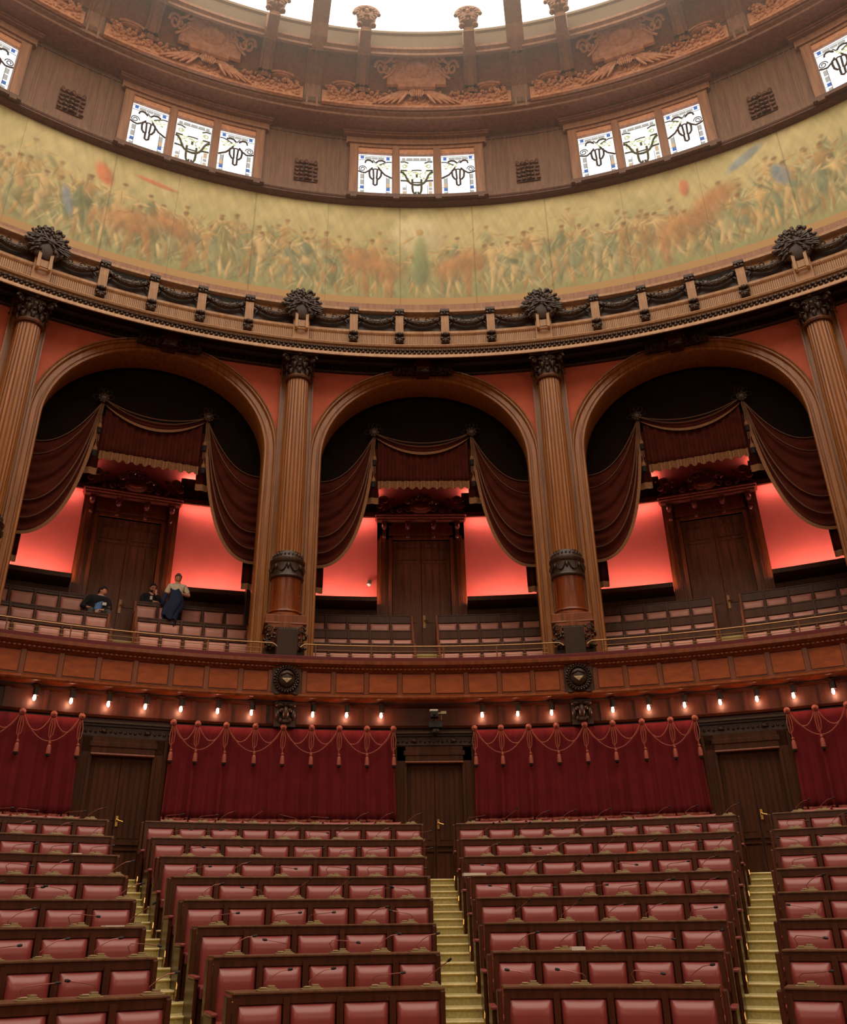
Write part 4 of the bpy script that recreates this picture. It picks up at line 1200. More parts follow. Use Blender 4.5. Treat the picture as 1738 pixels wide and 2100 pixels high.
# keystones with fruit
ks = thing('keystone_carving', 'x', 'carving', group='carved keystones on the arch crowns')
mb = MB(); mb.box(-.16, .16, -.34, .1, -.16, .28); mb.box(-.20, -.16, -.36, .1, .02, .28); mb.box(.16, .20, -.36, .1, .02, .28); mb.blob((-.2, -.34, .02), .045); mb.blob((.2, -.34, .02), .045); mb.build('keystone', M['walnut'], ks, smooth=True, bevel=.01)
mb = MB(); random.seed(12)
for s in (-1, 1):
    for k in range(60):
        u = random.random() ** .8; x = .16 + u * .56; z0 = .06 - .15 * u
        mb.blob((s * x, -.20 + random.uniform(-.10, .06), z0 + random.uniform(-.15, .13) * (1.1 - .6 * u)), random.uniform(.03, .055), rot=random.random())
mb.blob((0, -.30, -.16), (.22, .12, .08))
mb.build('fruit_cluster', M['carved'], ks, smooth=True); proto_ready(ks)
for b in (-1, 0, 1): place(ks, 16.38, b * 22.0, 12.40, 'keystone flanked by carved fruit at the crown of the %s arch' % BAYS[b])
# bouquets above the columns
bq = thing('carved_bouquet', 'x', 'carving', group='carved bouquets above the columns')
mb = MB(); random.seed(21)
for k in range(130):
    a = random.uniform(-.9, pi + .9); rr = random.uniform(.05, 1.0) ** .6
    x, z_ = .42 * rr * cos(a), .46 + .50 * rr * sin(a)
    d = .22 * (1 - rr * .6)
    r0 = random.uniform(.04, .065)
    mb.blob((x, -d + random.uniform(-.04, .04), z_), (r0, r0, r0 * .8), rot=random.random() * 3)
    if k % 3 == 0: mb.blob((x * 1.05, -d - .05, z_ + .02), (.10 * abs(cos(a)) + .03, .03, .03), rot=a)
for k in range(11):
    a = pi * k / 10; mb.blob((.45 * cos(a), -.08, .44 + .52 * sin(a)), (.08, .05, .05), rot=a)
mb.blob((0, -.08, .46), (.40, .12, .46), True)
mb.build('flowers', M['carved'], bq, smooth=True)
mb = MB(); mb.box(-.20, .20, -.02, .2, -.48, .3)
for s in (-1, 1): mb.box(s * .13 - .035, s * .13 + .035, -.16, .0, -.25, .28); mb.blob((s * .13, -.14, -.24), (.05, .06, .05))
mb.tube([(-.13, -.12, -.26), (.13, -.12, -.26)], .03, 6)
mb.box(-.09, .09, -.10, 0, -.18, .2)
mb.build('bracket', M['oakpale'], bq, smooth=True); proto_ready(bq)
CN = {-33: 'leftmost column', -11: 'middle left column', 11: 'middle right column', 33: 'rightmost column'}
for t in CN: place(bq, 15.98, t, 13.46, 'carved flower bouquet on a scroll bracket above the %s' % CN[t])
# brackets and garlands of the entablature
bk = thing('frieze_bracket', 'x', 'bracket', group='small brackets on the entablature')
mb = MB(); mb.box(-.10, .10, -.14, .06, -.34, .20)
for k in range(4): mb.box(-.08 + .045 * k, -.065 + .045 * k, -.15, -.13, -.32, .0)
mb.build('shaft', M['oakpale'], bk, bevel=.006)
mb = MB(); mb.box(-.12, .12, -.17, .04, .34, .40); mb.box(-.09, .09, -.12, .04, .18, .36)
for s in (-1, 1): mb.blob((s * .07, -.14, .25), (.055, .05, .055)); mb.blob((s * .06, -.16, .32), (.055, .04, .035))
mb.blob((0, -.16, .26), (.03, .05, .08)); mb.build('carved_top', M['carved'], bk, smooth=True)
mb = MB(); mb.box(-.10, .10, -.14, .04, -.60, -.34)
for s in (-1, 1): mb.blob((s * .06, -.16, -.40), (.065, .07, .05)); mb.blob((s * .08, -.15, -.52), (.06, .06, .05)); mb.blob((s * .05, -.16, -.58), (.05, .05, .035))
mb.blob((0, -.19, -.40), (.05, .05, .06)); mb.build('carved_foot', M['carved'], bk, smooth=True); proto_ready(bk)
gl = {}
def make_garland(w_, key):
    o = thing('garland', 'x', 'carving', group='carved garlands on the entablature')
    mb = MB(); random.seed(31)
    def P(u): return (-w_ / 2 + w_ * u, -.07 - .03 * sin(pi * u), .02 - .20 * 4 * u * (1 - u) ** 1)
    mb.tube([P(i / 20) for i in range(21)], [.045 + .04 * sin(pi * i / 20) for i in range(21)], 8)
    for i in range(44):
        u = (i + .5) / 44; p = P(u); mb.blob((p[0], p[1] - .05, p[2] + random.uniform(-.06, .05)), (.036, .035, .028), rot=random.random() * 3)
    for s in (-1, 1):
        mb.blob((s * .10, -.12, -.14), (.045, .04, .04)); mb.blob((s * .2, -.09, -.06), (.08, .03, .03), rot=s * .5)
        mb.blob((s * (w_ / 2 - .1), -.06, -.14), (.09, .03, .025), rot=-s * .7); mb.blob((s * (w_ / 2 - .05), -.06, -.17), (.08, .03, .025), rot=-s * 1.1)
        mb.tube([(s * (.14 + .05 * cos(i * .5)), -.09, -.03 + .04 * sin(i * .5)) for i in range(10)], .014, 4)
    mb.build('festoon', M['carved'], o, smooth=True)
    return proto_ready(o)
gl['n'] = make_garland(1.0, 'n'); gl['w'] = make_garland(.98, 'w')
CN2 = {-3: 'far left column', -2: 'leftmost column', -1: 'middle left column', 0: 'middle right column', 1: 'rightmost column'}
for b in range(-2, 3):
    c0 = b * 22.0
    if abs(b) < 2: ar = 'above the %s arch' % BAYS[b]
    else: ar = 'beyond the %s column' % ('leftmost' if b < 0 else 'rightmost')
    lim = lambda t: abs(t) < 44
    n_ = 0
    for i, q in enumerate((-6.28, -2.09, 2.09, 6.28)):
        if lim(c0 + q): place(bk, 16.04, c0 + q, 13.62, 'small carved bracket on the entablature, %s from the left %s' % (ORD[i], ar))
    for i, q in enumerate((-8.55, -4.19, 0, 4.19, 8.55)):
        if lim(c0 + q): place(gl['n'] if i % 2 == 0 else gl['w'], 16.06, c0 + q, 13.80, 'carved garland on the entablature, %s from the left %s' % (ORD[i], ar))
# ================================================================== DRUM ORNAMENT
bo = thing('drum_flower_carving', 'x', 'carving', group='dark carved flowers between the drum windows')
mb = MB(); random.seed(5)
for r_ in range(5):
    for k in range(5):
        x = -.30 + .15 * k; z_ = -.32 + r_ * .16
        mb.blob((x + random.uniform(-.02, .02), -.04 - .05 * (1 - abs(x) / .4), z_), (.085, .06, .06), rot=random.uniform(-.5, .5))
for k in range(5): mb.blob((-.3 + .15 * k, -.07, .40 - .05 * (k % 2)), (.05, .05, .09))
mb.box(-.36, .36, -.04, .02, -.40, .44)
mb.build('carving', M['walnut'], bo, smooth=True); proto_ready(bo)
for t, l in ((-33, 'left of the left window group'), (-11, 'between the left and the middle window groups'), (11, 'between the middle and the right window groups'), (33, 'right of the right window group')):
    place(bo, 18.17, t, 20.78, 'dark carved flower block on the drum wall %s' % l)
for b in range(-2, 3):     # berry band under the cove, one relief per bay
    c0 = b * 22.0
    if b == -2 or b == 2: lab = 'carved fruit and leaf band beyond the %s cartouche' % ('left' if b < 0 else 'right')
    else: lab = 'carved fruit and leaf band under the %s cartouche' % BAYS[b]
    o = thing('fruit_band', lab, 'carving', pol(17.1, c0, 22.76), -radians(c0), 'carved fruit bands of the drum')
    mb = MB(); random.seed(40); xx = MB(); xx.rbox(17.04, 17.16, -10, 10, -.02, .58, n=12); mb.add([(X, Y - 17.1, Z) for X, Y, Z in xx.v], xx.f)
    for k in range(300):
        t = random.uniform(-9.6, 9.6)
        if abs(t) < 2.6 and random.random() < .6: continue
        v = random.random(); r = 17.12 - .12 * v - .05
        x, y, z_ = pol(r, t, .06 + .50 * v); s_ = random.uniform(.045, .08)
        mb.blob((x, y - 17.1, z_), (s_, s_ * 1.1, s_ * .9), rot=random.random())
    mb.build('fruit', M['copper'], o, smooth=True)
    mb = MB()
    for s in (-1, 1):
        for k in range(5):
            a0 = s * (.35 + .16 * k); 
            mb.tube([(s * (.28 + .05 * k), -.20, .55), (s * (.34 + .09 * k), -.24, .36), (s * (.46 + .15 * k), -.22, .18), (s * (.60 + .2 * k), -.16, .05)], [.03, .05, .05, .02], 6)
        mb.tube([(s * (.10 + .09 * i / 10 * cos(i * .6)), -.28, .48 + .08 * sin(i * .6) * (1 - i / 12)) for i in range(12)], .025, 5)
    for k in range(-3, 4): mb.tube([(k * .05, -.24, .58), (k * .075, -.30, .38), (k * .05, -.28, .22)], [.02, .035, .015], 6)
    mb.tube([(-.42, -.2, .50), (-.25, -.27, .36), (0, -.30, .31), (.25, -.27, .36), (.42, -.2, .50)], .03, 6)
    mb.build('fan_leaves', M['copper'], o, smooth=True)
# cartouches
ct = thing('cartouche', 'x', 'carving', group='carved cartouches in the drum coffers')
tilt = lambda x, y, z_: (x, y - .02 - z_ * .92, z_)
mb = MB()
pl = [(-.95, -.30), (-.62, -.30), (-.60, -.36), (.60, -.36), (.62, -.30), (.95, -.30), (.95, -.16), (.80, -.02), (.80, .12), (.66, .18), (.66, .36), (.30, .38), (.30, .33), (-.30, .33), (-.30, .38), (-.66, .36), (-.66, .18), (-.80, .12), (-.80, -.02), (-.95, -.16)]
n = len(pl); mb.add([tilt(x, 0, z_) for x, z_ in pl] + [tilt(x * .97, -.10, z_ * .96) for x, z_ in pl], [tuple(range(n, 2 * n))] + [(i, (i + 1) % n, n + (i + 1) % n, n + i) for i in range(n)])
mb.build('plate', M['copper'], ct, bevel=.012)
mb = MB(); mb.add([tilt(x * .40, -.09 + y * .16, z_ * .19 + .02) for x, y, z_ in ICV2], ICF2); mb.build('boss', M['copper'], ct, smooth='full')
mb = MB()
for s in (-1, 1):
    def spr(cx, cz, r0, turns, th, st, y=-.14):
        pts = [tilt(s * (cx + r0 * (1 - .82 * i / 24) * cos(st + turns * 2 * pi * i / 24)), y, cz + r0 * (1 - .82 * i / 24) * sin(st + turns * 2 * pi * i / 24)) for i in range(25)]
        mb.tube(pts, [th * (1 - .4 * i / 24) for i in range(25)], 7)
    spr(1.12, .05, .18, 1.5, .055, 0, -.12); spr(.74, .30, .17, 1.4, .05, 2); spr(.60, .10, .10, 1.3, .04, 1, -.16); spr(.95, .02, .12, 1.2, .045, 3)
    mb.tube([tilt(s * .45, -.12, .40), tilt(s * .62, -.2, .34), tilt(s * .86, -.18, .16), tilt(s * 1.02, -.14, .12)], .05, 7)
    mb.tube([tilt(s * .5, -.1, .02), tilt(s * .68, -.18, .0), tilt(s * .85, -.16, -.12), tilt(s * 1.05, -.12, -.18)], .04, 7)
    mb.build('scroll', M['copper'], ct, smooth=True); mb = MB()
proto_ready(ct)
CT = {-22: 'left', 0: 'middle', 22: 'right', -44: 'far left', 44: 'far right'}
for t in (-22, 0, 22, -44, 44): place(ct, 16.55, t, 23.68, 'copper brown carved cartouche with oval boss and scrolls, the %s one of the drum' % CT[t])
# thin ribs with carved heads, thick ribs running over the skylight
tr = thing('coffer_rib', 'x', 'rib', group='thin moulded ribs of the drum coffers')
mb = MB()
path = [(17.0, 23.30), (16.80, 23.50), (16.5, 23.82), (16.1, 23.86), (15.95, 23.64), (15.78, 23.64), (15.66, 23.80), (15.62, 24.30)]
for q, wd, dp in ((-.15, .045, .10), (0, .10, .15), (.15, .045, .10)):
    vs = []; fs = []
    for (r, z_) in path:
        for (dx, dr) in ((-wd, .05), (-wd, -dp), (wd, -dp), (wd, .05)):
            vs.append((q + dx, r - 15.5 + dr * .7, z_ - 23.3 + dr * .7))
    k = len(path)
    for i in range(k - 1):
        for j in range(3): fs.append((i * 4 + j, i * 4 + j + 1, i * 4 + j + 5, i * 4 + j + 4))
    fs += [(0, 1, 2, 3), (4 * k - 4, 4 * k - 3, 4 * k - 2, 4 * k - 1)]
    mb.add(vs, fs)
mb.build('moulding', M['drumtrim'], tr)
mb = MB(); random.seed(14)
for k in range(9): mb.blob((-.18 + .045 * k, 1.30, .02 + .02 * (k % 2)), (.04, .05, .05))
mb.build('foot_leaves', M['carved'], tr, smooth=True)
mb = MB(); Hc = (0, -.55, .68)
mb0 = mb
mb.blob(Hc, (.22, .18, .27), True)
mb.tube([(Hc[0] + .27 * cos(a / 12 * pi), Hc[1] - .05, Hc[2] + .06 + .27 * sin(a / 12 * pi)) for a in range(13)], .05, 7)
for k in range(16):
    a = 2 * pi * k / 16; mb.blob((Hc[0] + .2 * cos(a), Hc[1] - .12, Hc[2] + .22 * sin(a)), (.06, .06, .05), rot=a)
for s in (-1, 1): mb.blob((s * .08, Hc[1] - .2, Hc[2] + .05), (.05, .05, .04)); mb.blob((s * .15, Hc[1] - .05, Hc[2] - .33), (.08, .09, .06)); mb.blob((s * .1, Hc[1] - .1, Hc[2] - .22), (.09, .07, .05))
mb.blob((0, Hc[1] - .22, Hc[2] - .05), (.05, .06, .08)); mb.blob((0, Hc[1] - .18, Hc[2] - .15), (.08, .05, .04)); mb.box(-.12, .12, -.55, .1, .22, .36)
mb.v = [(x * 1.35, (y + .55) * 1.3 - .55, (z_ - .36) * 1.22 + .36) for x, y, z_ in mb.v]
mb.build('carved_head', M['drumtrim'], tr, smooth=True); proto_ready(tr)
for b in (-2, -1, 0, 1, 2):
    for s in (-1, 1):
        if abs(b * 22 + s * 5.85) > 45: continue
        place(tr, 15.5, b * 22 + s * 5.85, 23.3, 'thin moulded rib ending in a carved head, %s side of the %s cartouche' % ('left' if s < 0 else 'right', CT[b * 22]))
kr = thing('skylight_rib', 'x', 'rib', group='thick ribs running up over the skylight')
mb = MB()
def extr(path, secs, y0, z0):
    for q, wd, dp in secs:
        vs = []; fs = []; k = len(path)
        for (r, z_) in path:
            for (dx, dr) in ((-wd, .08), (-wd, -dp), (wd, -dp), (wd, .08)): vs.append((q + dx, r - y0 + dr * .5, z_ - z0 + dr))
        for i in range(k - 1):
            for j in range(4): fs.append((i * 4 + j, i * 4 + (j + 1) % 4, i * 4 + 4 + (j + 1) % 4, i * 4 + 4 + j))
        fs += [(0, 1, 2, 3), (4 * k - 4, 4 * k - 3, 4 * k - 2, 4 * k - 1)]
        mb.add(vs, fs)
extr([(17.25, 22.74), (16.98, 23.36), (16.6, 23.8), (16.1, 23.90), (15.9, 23.6)], [(0, .25, .06), (-.16, .03, .10), (.16, .03, .10)], 15.5, 23.3)
extr([(15.95, 23.66), (15.6, 23.85), (15.3, 24.1), (13.0, 24.75), (10.0, 25.3), (6.5, 25.75)], [(0, .17, .10), (-.20, .06, .05), (.20, .06, .05), (0, .05, .15)], 15.5, 23.3)
mb.build('moulding', M['drumtrim'], kr)
mb = MB(); random.seed(3)
for k in range(12): mb.blob((random.uniform(-.2, .2), .45, .35 + random.uniform(-.1, .1)), (.06, .06, .05))
mb.build('joint_carving', M['carved'], kr, smooth=True); proto_ready(kr)
for t, l in ((-33, 'left of the left cartouche'), (-11, 'between the left and middle cartouches'), (11, 'between the middle and right cartouches'), (33, 'right of the right cartouche')):
    place(kr, 15.5, t, 23.3, 'thick moulded rib running up over the bright skylight, %s' % l)
# shell shapes at the coffer sides
sc_ = thing('coffer_shell', 'x', 'carving', group='half round shells in the narrow side coffers')
mb = MB(); mb.tube([(.36 * cos(pi * i / 14), -.10, .13 * sin(pi * i / 14)) for i in range(15)], .04, 7); mb.add([(x * .33, y * .12, max(0, z_) * .13) for x, y, z_ in ICV2], ICF2)
mb.build('shell', M['copper'], sc_, smooth=True); proto_ready(sc_)
for b in (-1, 0, 1):
    for s in (-1, 1): place(sc_, 16.95, b * 22 + s * 7.7, 23.36, 'small half round shell in the narrow coffer %s of the %s cartouche' % ('left' if s < 0 else 'right', BAYS[b]))
# ================================================================== STAIR CARPETS
STEPT = .302; STEPH = .095
for a_, nm in ((-2 * ALB, 'left'), (0, 'middle'), (2 * ALB, 'right')):
    o = thing('stair_carpet', 'olive gold carpet on the %s flight of aisle steps between the benches' % nm, 'carpet', pol(10.2, a_, -1.55, BC), -radians(a_), 'stair carpets in the aisles')
    mb = MB(); ns = MB(); wdt = .30
    for j in range(-1, 24):
        r = 10.2 + (7 - j) * STEPT; z_ = (7 - j) * STEPH
        if j == -1: r = 12.3; 
        if j == 0: r = 12.3
        if j < 0: continue
        rn = 14.25 if j == 0 else r + STEPT
        if z_ < -1.45: break
        mb.box(-wdt, wdt, r - 10.2, rn - 10.2 + .02, -.35 + z_ + 1.55, z_ + 1.55)
        ns.tube([(-wdt, r - 10.2 - .005, z_ + 1.55 - .012), (wdt, r - 10.2 - .005, z_ + 1.55 - .012)], .013, 6)
    cp_ = mb.build('carpet', M['carpet'], o)
    ns.build('nosing', M['nosing'], o, smooth=True)
# ================================================================== BENCHES
BLK = {-2: (-2 * ALB - 14.0, -2 * ALB, 'left'), -1: (-2 * ALB, 0.0, 'middle left'), 0: (0.0, 2 * ALB, 'middle right'), 1: (2 * ALB, 2 * ALB + 14.0, 'right')}
micp = thing('desk_microphone', 'x', 'microphone', group='gooseneck microphones on the bench desks')
def mic_proto(kind):
    o = thing('desk_microphone', 'x', 'microphone', group='gooseneck microphones on the bench desks')
    mb = MB(); mb.box(-.095, .095, -.05, .07, 0, .012); mb.box(-.075, .075, -.03, .06, .012, .024); mb.box(.0, .06, -.015, .05, .024, .042); mb.build('console', M['console'], o, bevel=.003)
    mb = MB(); mb.box(-.07, -.02, -.035, .0, .024, .030); mb.build('button_plate', M['consolelid'], o)
    P = {0: [(-.06, .04, .03), (-.055, .04, .075), (-.03, .035, .095), (.08, .02, .105), (.19, .0, .115)],
         1: [(-.05, .04, .03), (-.045, .03, .06), (.0, .02, .10), (.10, .0, .165), (.15, -.02, .20)],
         2: [(.04, .04, .03), (.045, .03, .07), (.02, .02, .09), (-.08, .0, .11), (-.18, -.01, .125)],
         3: [(-.07, .04, .03), (-.10, .03, .09), (-.07, .02, .115), (.03, .0, .11), (.16, -.02, .095)],
         4: [(-.02, .04, .03), (-.03, .02, .06), (.03, .0, .11), (.10, -.02, .15), (.16, -.04, .16)]}[kind]
    mb = MB(); mb.tube(P, .0042, 5); nk = mb.build('gooseneck', M['neck'], o, smooth=True)
    d = Vector(P[-1]) - Vector(P[-2]); d.normalize(); e = Vector(P[-1])
    mb = MB(); mb.tube([tuple(e), tuple(e + d * .02), tuple(e + d * .045)], [.008, .013, .010], 8); mb.build('microphone_head', M['black'], o, smooth=True)
    return proto_ready(o)
bpy.data.objects.remove(micp)
MICS = [mic_proto(k) for k in range(5)]
random.seed(77)
for blk, (A0, A1, bn) in BLK.items():
    part = blk in (-2, 1)
    for k, (r, zt, n) in enumerate(ROWS):
        aw = degrees(asin(AW / r))
        full0, full1 = (A0 if blk != -2 else -4 * ALB) + aw, (A1 if blk != 1 else 4 * ALB) - aw
        pitch = (full1 - full0) / n
        if not part: a0, a1, ns_ = full0, full1, n
        else:
            ns_ = max(1, int(14.0 / pitch + .5))
            if blk == -2: a1 = full1; a0 = a1 - ns_ * pitch
            else: a0 = full0; a1 = a0 + ns_ * pitch
        tc = (a0 + a1) / 2
        rowno = 8 - k
        o = thing('bench_row', 'red leather bench with dark wood desk ledge, %s row from the bottom, %s block' % (ORD[rowno - 1], bn), 'bench', pol(r, tc, zt - 1.0, BC), -radians(tc), 'bench rows of the chamber')
        zb = zt - 1.0
        def add(mb, *a, **kw):
            x = MB(); x.rbox(*a, **kw); ca, sa = cos(radians(tc)), sin(radians(tc))
            mb.add([(X * ca - Y * sa, X * sa + Y * ca - r, Z - zb) for X, Y, Z in x.v], x.f)
        nseg = 2 * ns_
        fr = MB(); add(fr, r - .0, r + .045, a0, a1, zt - 1.14, zt - .03, n=nseg)
        add(fr, r - .03, r, a0, a1, zt - .095, zt - .02, n=nseg)
        for i in range(ns_ + 1):
            t = a0 + i * pitch; hw = degrees(.028 / r)
            t = min(max(t, a0 + hw), a1 - hw)
            add(fr, r - .055, r, t - hw, t + hw, zt - .95, zt - .05, n=1)
        fr.build('frame', M['bench'], o)
        ld = MB(); add(ld, r - .045, r + .34, a0, a1, zt - .022, zt, n=nseg); ld.build('desk_ledge', M['ledge'], o, bevel=.006)
        hk = MB()
        for i in range(ns_ + 1):
            t = a0 + i * pitch
            x_, y_, z__ = pol(r - .045, t - tc, zt - zb - .075); hk.blob((x_, y_ - r, z__), (.011, .012, .011))
        hk.build('studs', M['brass'], o)
        st = MB(); add(st, r - .46, r - .02, a0, a1, zt - .64, zt - .53, n=nseg); st.build('seat', M['leather'], o, bevel=.02)
        sb = MB(); add(sb, r - .43, r - .39, a0, a1, zt - 1.16, zt - .64, n=nseg); sb.build('seat_board', M['bench'], o)
        for sgn, t in ((-1, a0), (1, a1)):
            if part and ((blk == -2 and sgn < 0) or (blk == 1 and sgn > 0)): continue
            pro = sgn < 0 or blk == 0; hw = degrees(.022 / r); tt = t + sgn * degrees((.04 if pro else -.024) / r)
            ep = MB(); add(ep, r - .48, r + .05, tt - hw, tt + hw, zt - 1.0, zt - .47, n=1); add(ep, r - .10, r + .05, tt - hw, tt + hw, zt - 1.0, zt - .02, n=1)
            e_ = ep.build('end_panel', M['bench'], o, bevel=.012)
            hw2 = degrees((.034 if pro else .024) / r)
            ap = MB(); add(ap, r - .50, r - .12, tt - hw2, tt + hw2, zt - .47, zt - .435, n=1); ap.build('armrest_pad', M['leather'], e_, bevel=.012)
            if pro:
                br = MB(); cx, cy, cz = pol(r - .44, tt + sgn * .1 - tc, 0); cy -= r
                br.tube([(cx, cy + .03, .04), (cx, cy - .035, .08), (cx, cy - .05, .14), (cx, cy - .02, .20)], .012, 6); br.build('brass_bracket', M['brass'], e_, smooth=True)
        wd = radians(pitch) * r - .062
        for i in range(ns_):
            t = a0 + pitch * (i + .5); dt = radians(t - tc)
            cushion(wd, .52, 'leather', o, ((r - .0) * sin(dt), r * cos(dt) - r, 1.0 - .092), -dt, .09)
        # microphones on this ledge, seen in front of the row behind
        for i in range(ns_):
            t = a0 + pitch * (i + .60 + random.uniform(-.22, .22)); t = min(t, a1 - .4)
            i2 = ns_ - i if blk in (-2,) else i + 1
            side = 'right' if blk in (-2,) else 'left'
            lab = 'gooseneck microphone, %s ledge from the bottom, %s block, %s from its %s end' % (ORD[rowno - 1], bn, ORD[i2 - 1], side)
            kd = random.choice([0, 0, 1, 2, 3, 4, 4])
            m_ = place(MICS[kd], r + .03, t, zt, lab, BC)
# top row of backs right under the curtains
for blk, (A0, A1, bn) in BLK.items():
    r = 13.28; zt = 1.60; aw = degrees(asin(.62 / r)); pitch = 22.87 / 10.2
    if blk == -2: a1 = A1 - aw; a0 = a1 - 6 * pitch; n = 6
    elif blk == 1: a0 = A0 + aw; a1 = a0 + 6 * pitch; n = 6
    else: a0, a1 = A0 + aw, A1 - aw; n = 9; pitch = (a1 - a0) / n
    tc = (a0 + a1) / 2
    o = thing('bench_row', 'topmost bench below the curtains in the %s block, only its leather rim showing' % bn, 'bench', pol(r, tc, .62, BC), -radians(tc), 'bench rows of the chamber')
    x = MB(); x.rbox(r, r + .05, a0 - tc, a1 - tc, .02, zt - .62 - .03, n=18); mb = MB(); mb.add([(X, Y - r, Z) for X, Y, Z in x.v], x.f); mb.build('frame', M['bench'], o)
    x = MB(); x.rbox(r - .46, r, a0 - tc, a1 - tc, .30, .42, n=18); mb = MB(); mb.add([(X, Y - r, Z) for X, Y, Z in x.v], x.f); mb.build('seat', M['leather'], o)
    for i in range(n):
        dt = radians(a0 + pitch * (i + .5) - tc); cushion(radians(pitch) * r - .015, .5, 'leather', o, (r * sin(dt), r * cos(dt) - r, zt - .62), -dt, .075)
# loose papers on the ledges
def on_ledge(k, t, name, mat, label, cat, w_=.15, h_=.012, d=.10, dr=.12):
    r, zt, n = ROWS[k]
    return tag(MB().box(-w_ / 2, w_ / 2, -d / 2, d / 2, 0, h_).build(name, M[mat], None, pol(r + dr, t, zt, BC), -radians(t) + .2), label, cat)
#@@PART3
for args in ((2, 14.2, 'folder', 'orange', 'bright orange folder on the sixth ledge from the bottom in the middle right block', 'folder', .16, .02, .10),
             (2, 8.0, 'paper_sheet', 'paper', 'white papers on the sixth ledge from the bottom in the middle right block', 'paper', .10, .015, .12),
             (5, -26.9, 'paper_sheet', 'paper', 'white papers on the third ledge from the bottom in the left block', 'paper', .24, .012, .12),
             (2, -27.2, 'paper_sheet', 'paper', 'white papers on the sixth ledge from the bottom in the left block', 'paper', .12, .02, .10),
             (3, 1.9, 'document_folder', 'paper', 'pale closed folder near the middle stairs on the fifth ledge of the middle right block', 'folder', .30, .035, .10),
             (6, 9.2, 'paper_sheet', 'paper', 'white papers on the second ledge from the bottom in the middle right block', 'paper', .14, .03, .10)):
    on_ledge(*args)
# ================================================================== PEOPLE
def skin_geo(vs, es, rad, root=0, sub=2):
    me = bpy.data.meshes.new('tmp'); me.from_pydata(vs, es, [])
    bm = bmesh.new(); bm.from_mesh(me); lay = bm.verts.layers.skin.verify(); bm.verts.ensure_lookup_table()
    for i, v in enumerate(bm.verts):
        r = rad[i]; v[lay].radius = r if isinstance(r, tuple) else (r, r); v[lay].use_root = (i == root)
    bm.to_mesh(me); bm.free()
    o = bpy.data.objects.new('tmp', me); COL.objects.link(o)
    md = o.modifiers.new('s', 'SKIN'); md.use_smooth_shade = True
    sd = o.modifiers.new('u', 'SUBSURF'); sd.levels = sub; sd.render_levels = sub
    bpy.context.view_layer.update()
    dg = bpy.context.evaluated_depsgraph_get(); ev = o.evaluated_get(dg); m2 = ev.to_mesh()
    V = [tuple(v.co) for v in m2.vertices]; F = [tuple(p.vertices) for p in m2.polygons]
    ev.to_mesh_clear(); bpy.data.objects.remove(o); bpy.data.meshes.remove(me)
    return V, F
class SK:
    def __init__(s): s.v = []; s.e = []; s.r = []
    def add(s, p, r, par=None):
        s.v.append(tuple(p)); s.r.append(r); i = len(s.v) - 1
        if par is not None: s.e.append((par, i))
        return i
    def chain(s, pts, rs, par):
        for p, r in zip(pts, rs): par = s.add(p, r, par)
        return par
def head_mesh(mb, c, yaw, tilt=0.0, k=1.0):
    """head about .23 high centred on c, looking to -y turned by yaw"""
    R = Matrix.Rotation(yaw, 3, 'Z') @ Matrix.Rotation(tilt, 3, 'Y') @ Matrix.Rotation(.28, 3, 'X')
    vs = []
    for x, y, z in ICV2:
        X, Y, Z = x * .076, y * .095, z * .118
        if z < 0: X *= 1 - .30 * (-z) ** 1.5; Y *= 1 - .18 * (-z)
        if y < 0:
            n_ = math.exp(-((x * 5) ** 2 + ((z + .12) * 4.5) ** 2)); Y -= .026 * n_
            for sx in (-1, 1): Y += .010 * math.exp(-(((x - sx * .38) * 6) ** 2 + ((z - .12) * 7) ** 2))
            Y -= .007 * math.exp(-((x * 3) ** 2 + ((z + .48) * 9) ** 2)) + .006 * math.exp(-((x * 3) ** 2 + ((z + .85) * 6) ** 2))
        v = R @ Vector((X * k, Y * k, Z * k)) + Vector(c); vs.append(tuple(v))
    mb.add(vs, ICF2)
    for sx in (-1, 1):
        e = [tuple(R @ Vector((sx * .075 + x * .012, .008 + y * .020, -.005 + z * .032)) + Vector(c)) for x, y, z in ICV]; mb.add(e, ICF)
    return R
def hand_chain(sk, w_, d, up, par, curl=.5):
    """palm and five fingers from wrist w_ along d, fingers curling towards -up"""
    d = Vector(d).normalized(); up = Vector(up).normalized(); sd = d.cross(up).normalized(); w_ = Vector(w_)
    pm = sk.add(w_ + d * .045, (.030, .016), par)
    for i, (s_, l) in enumerate(((-.030, .062), (-.010, .072), (.010, .068), (.028, .052))):
        a = w_ + d * .085 + sd * s_
        sk.chain([a, a + d * l * .5 - up * .01 * curl * 2, a + d * l * .85 - up * .045 * curl * 1.4], [.010, .009, .007], pm)
    a = w_ + d * .03 - sd * .03
    sk.chain([a - sd * .012, a + d * .035 - sd * .028 - up * .012, a + d * .06 - sd * .024 - up * .03 * curl], [.012, .010, .008], pm)
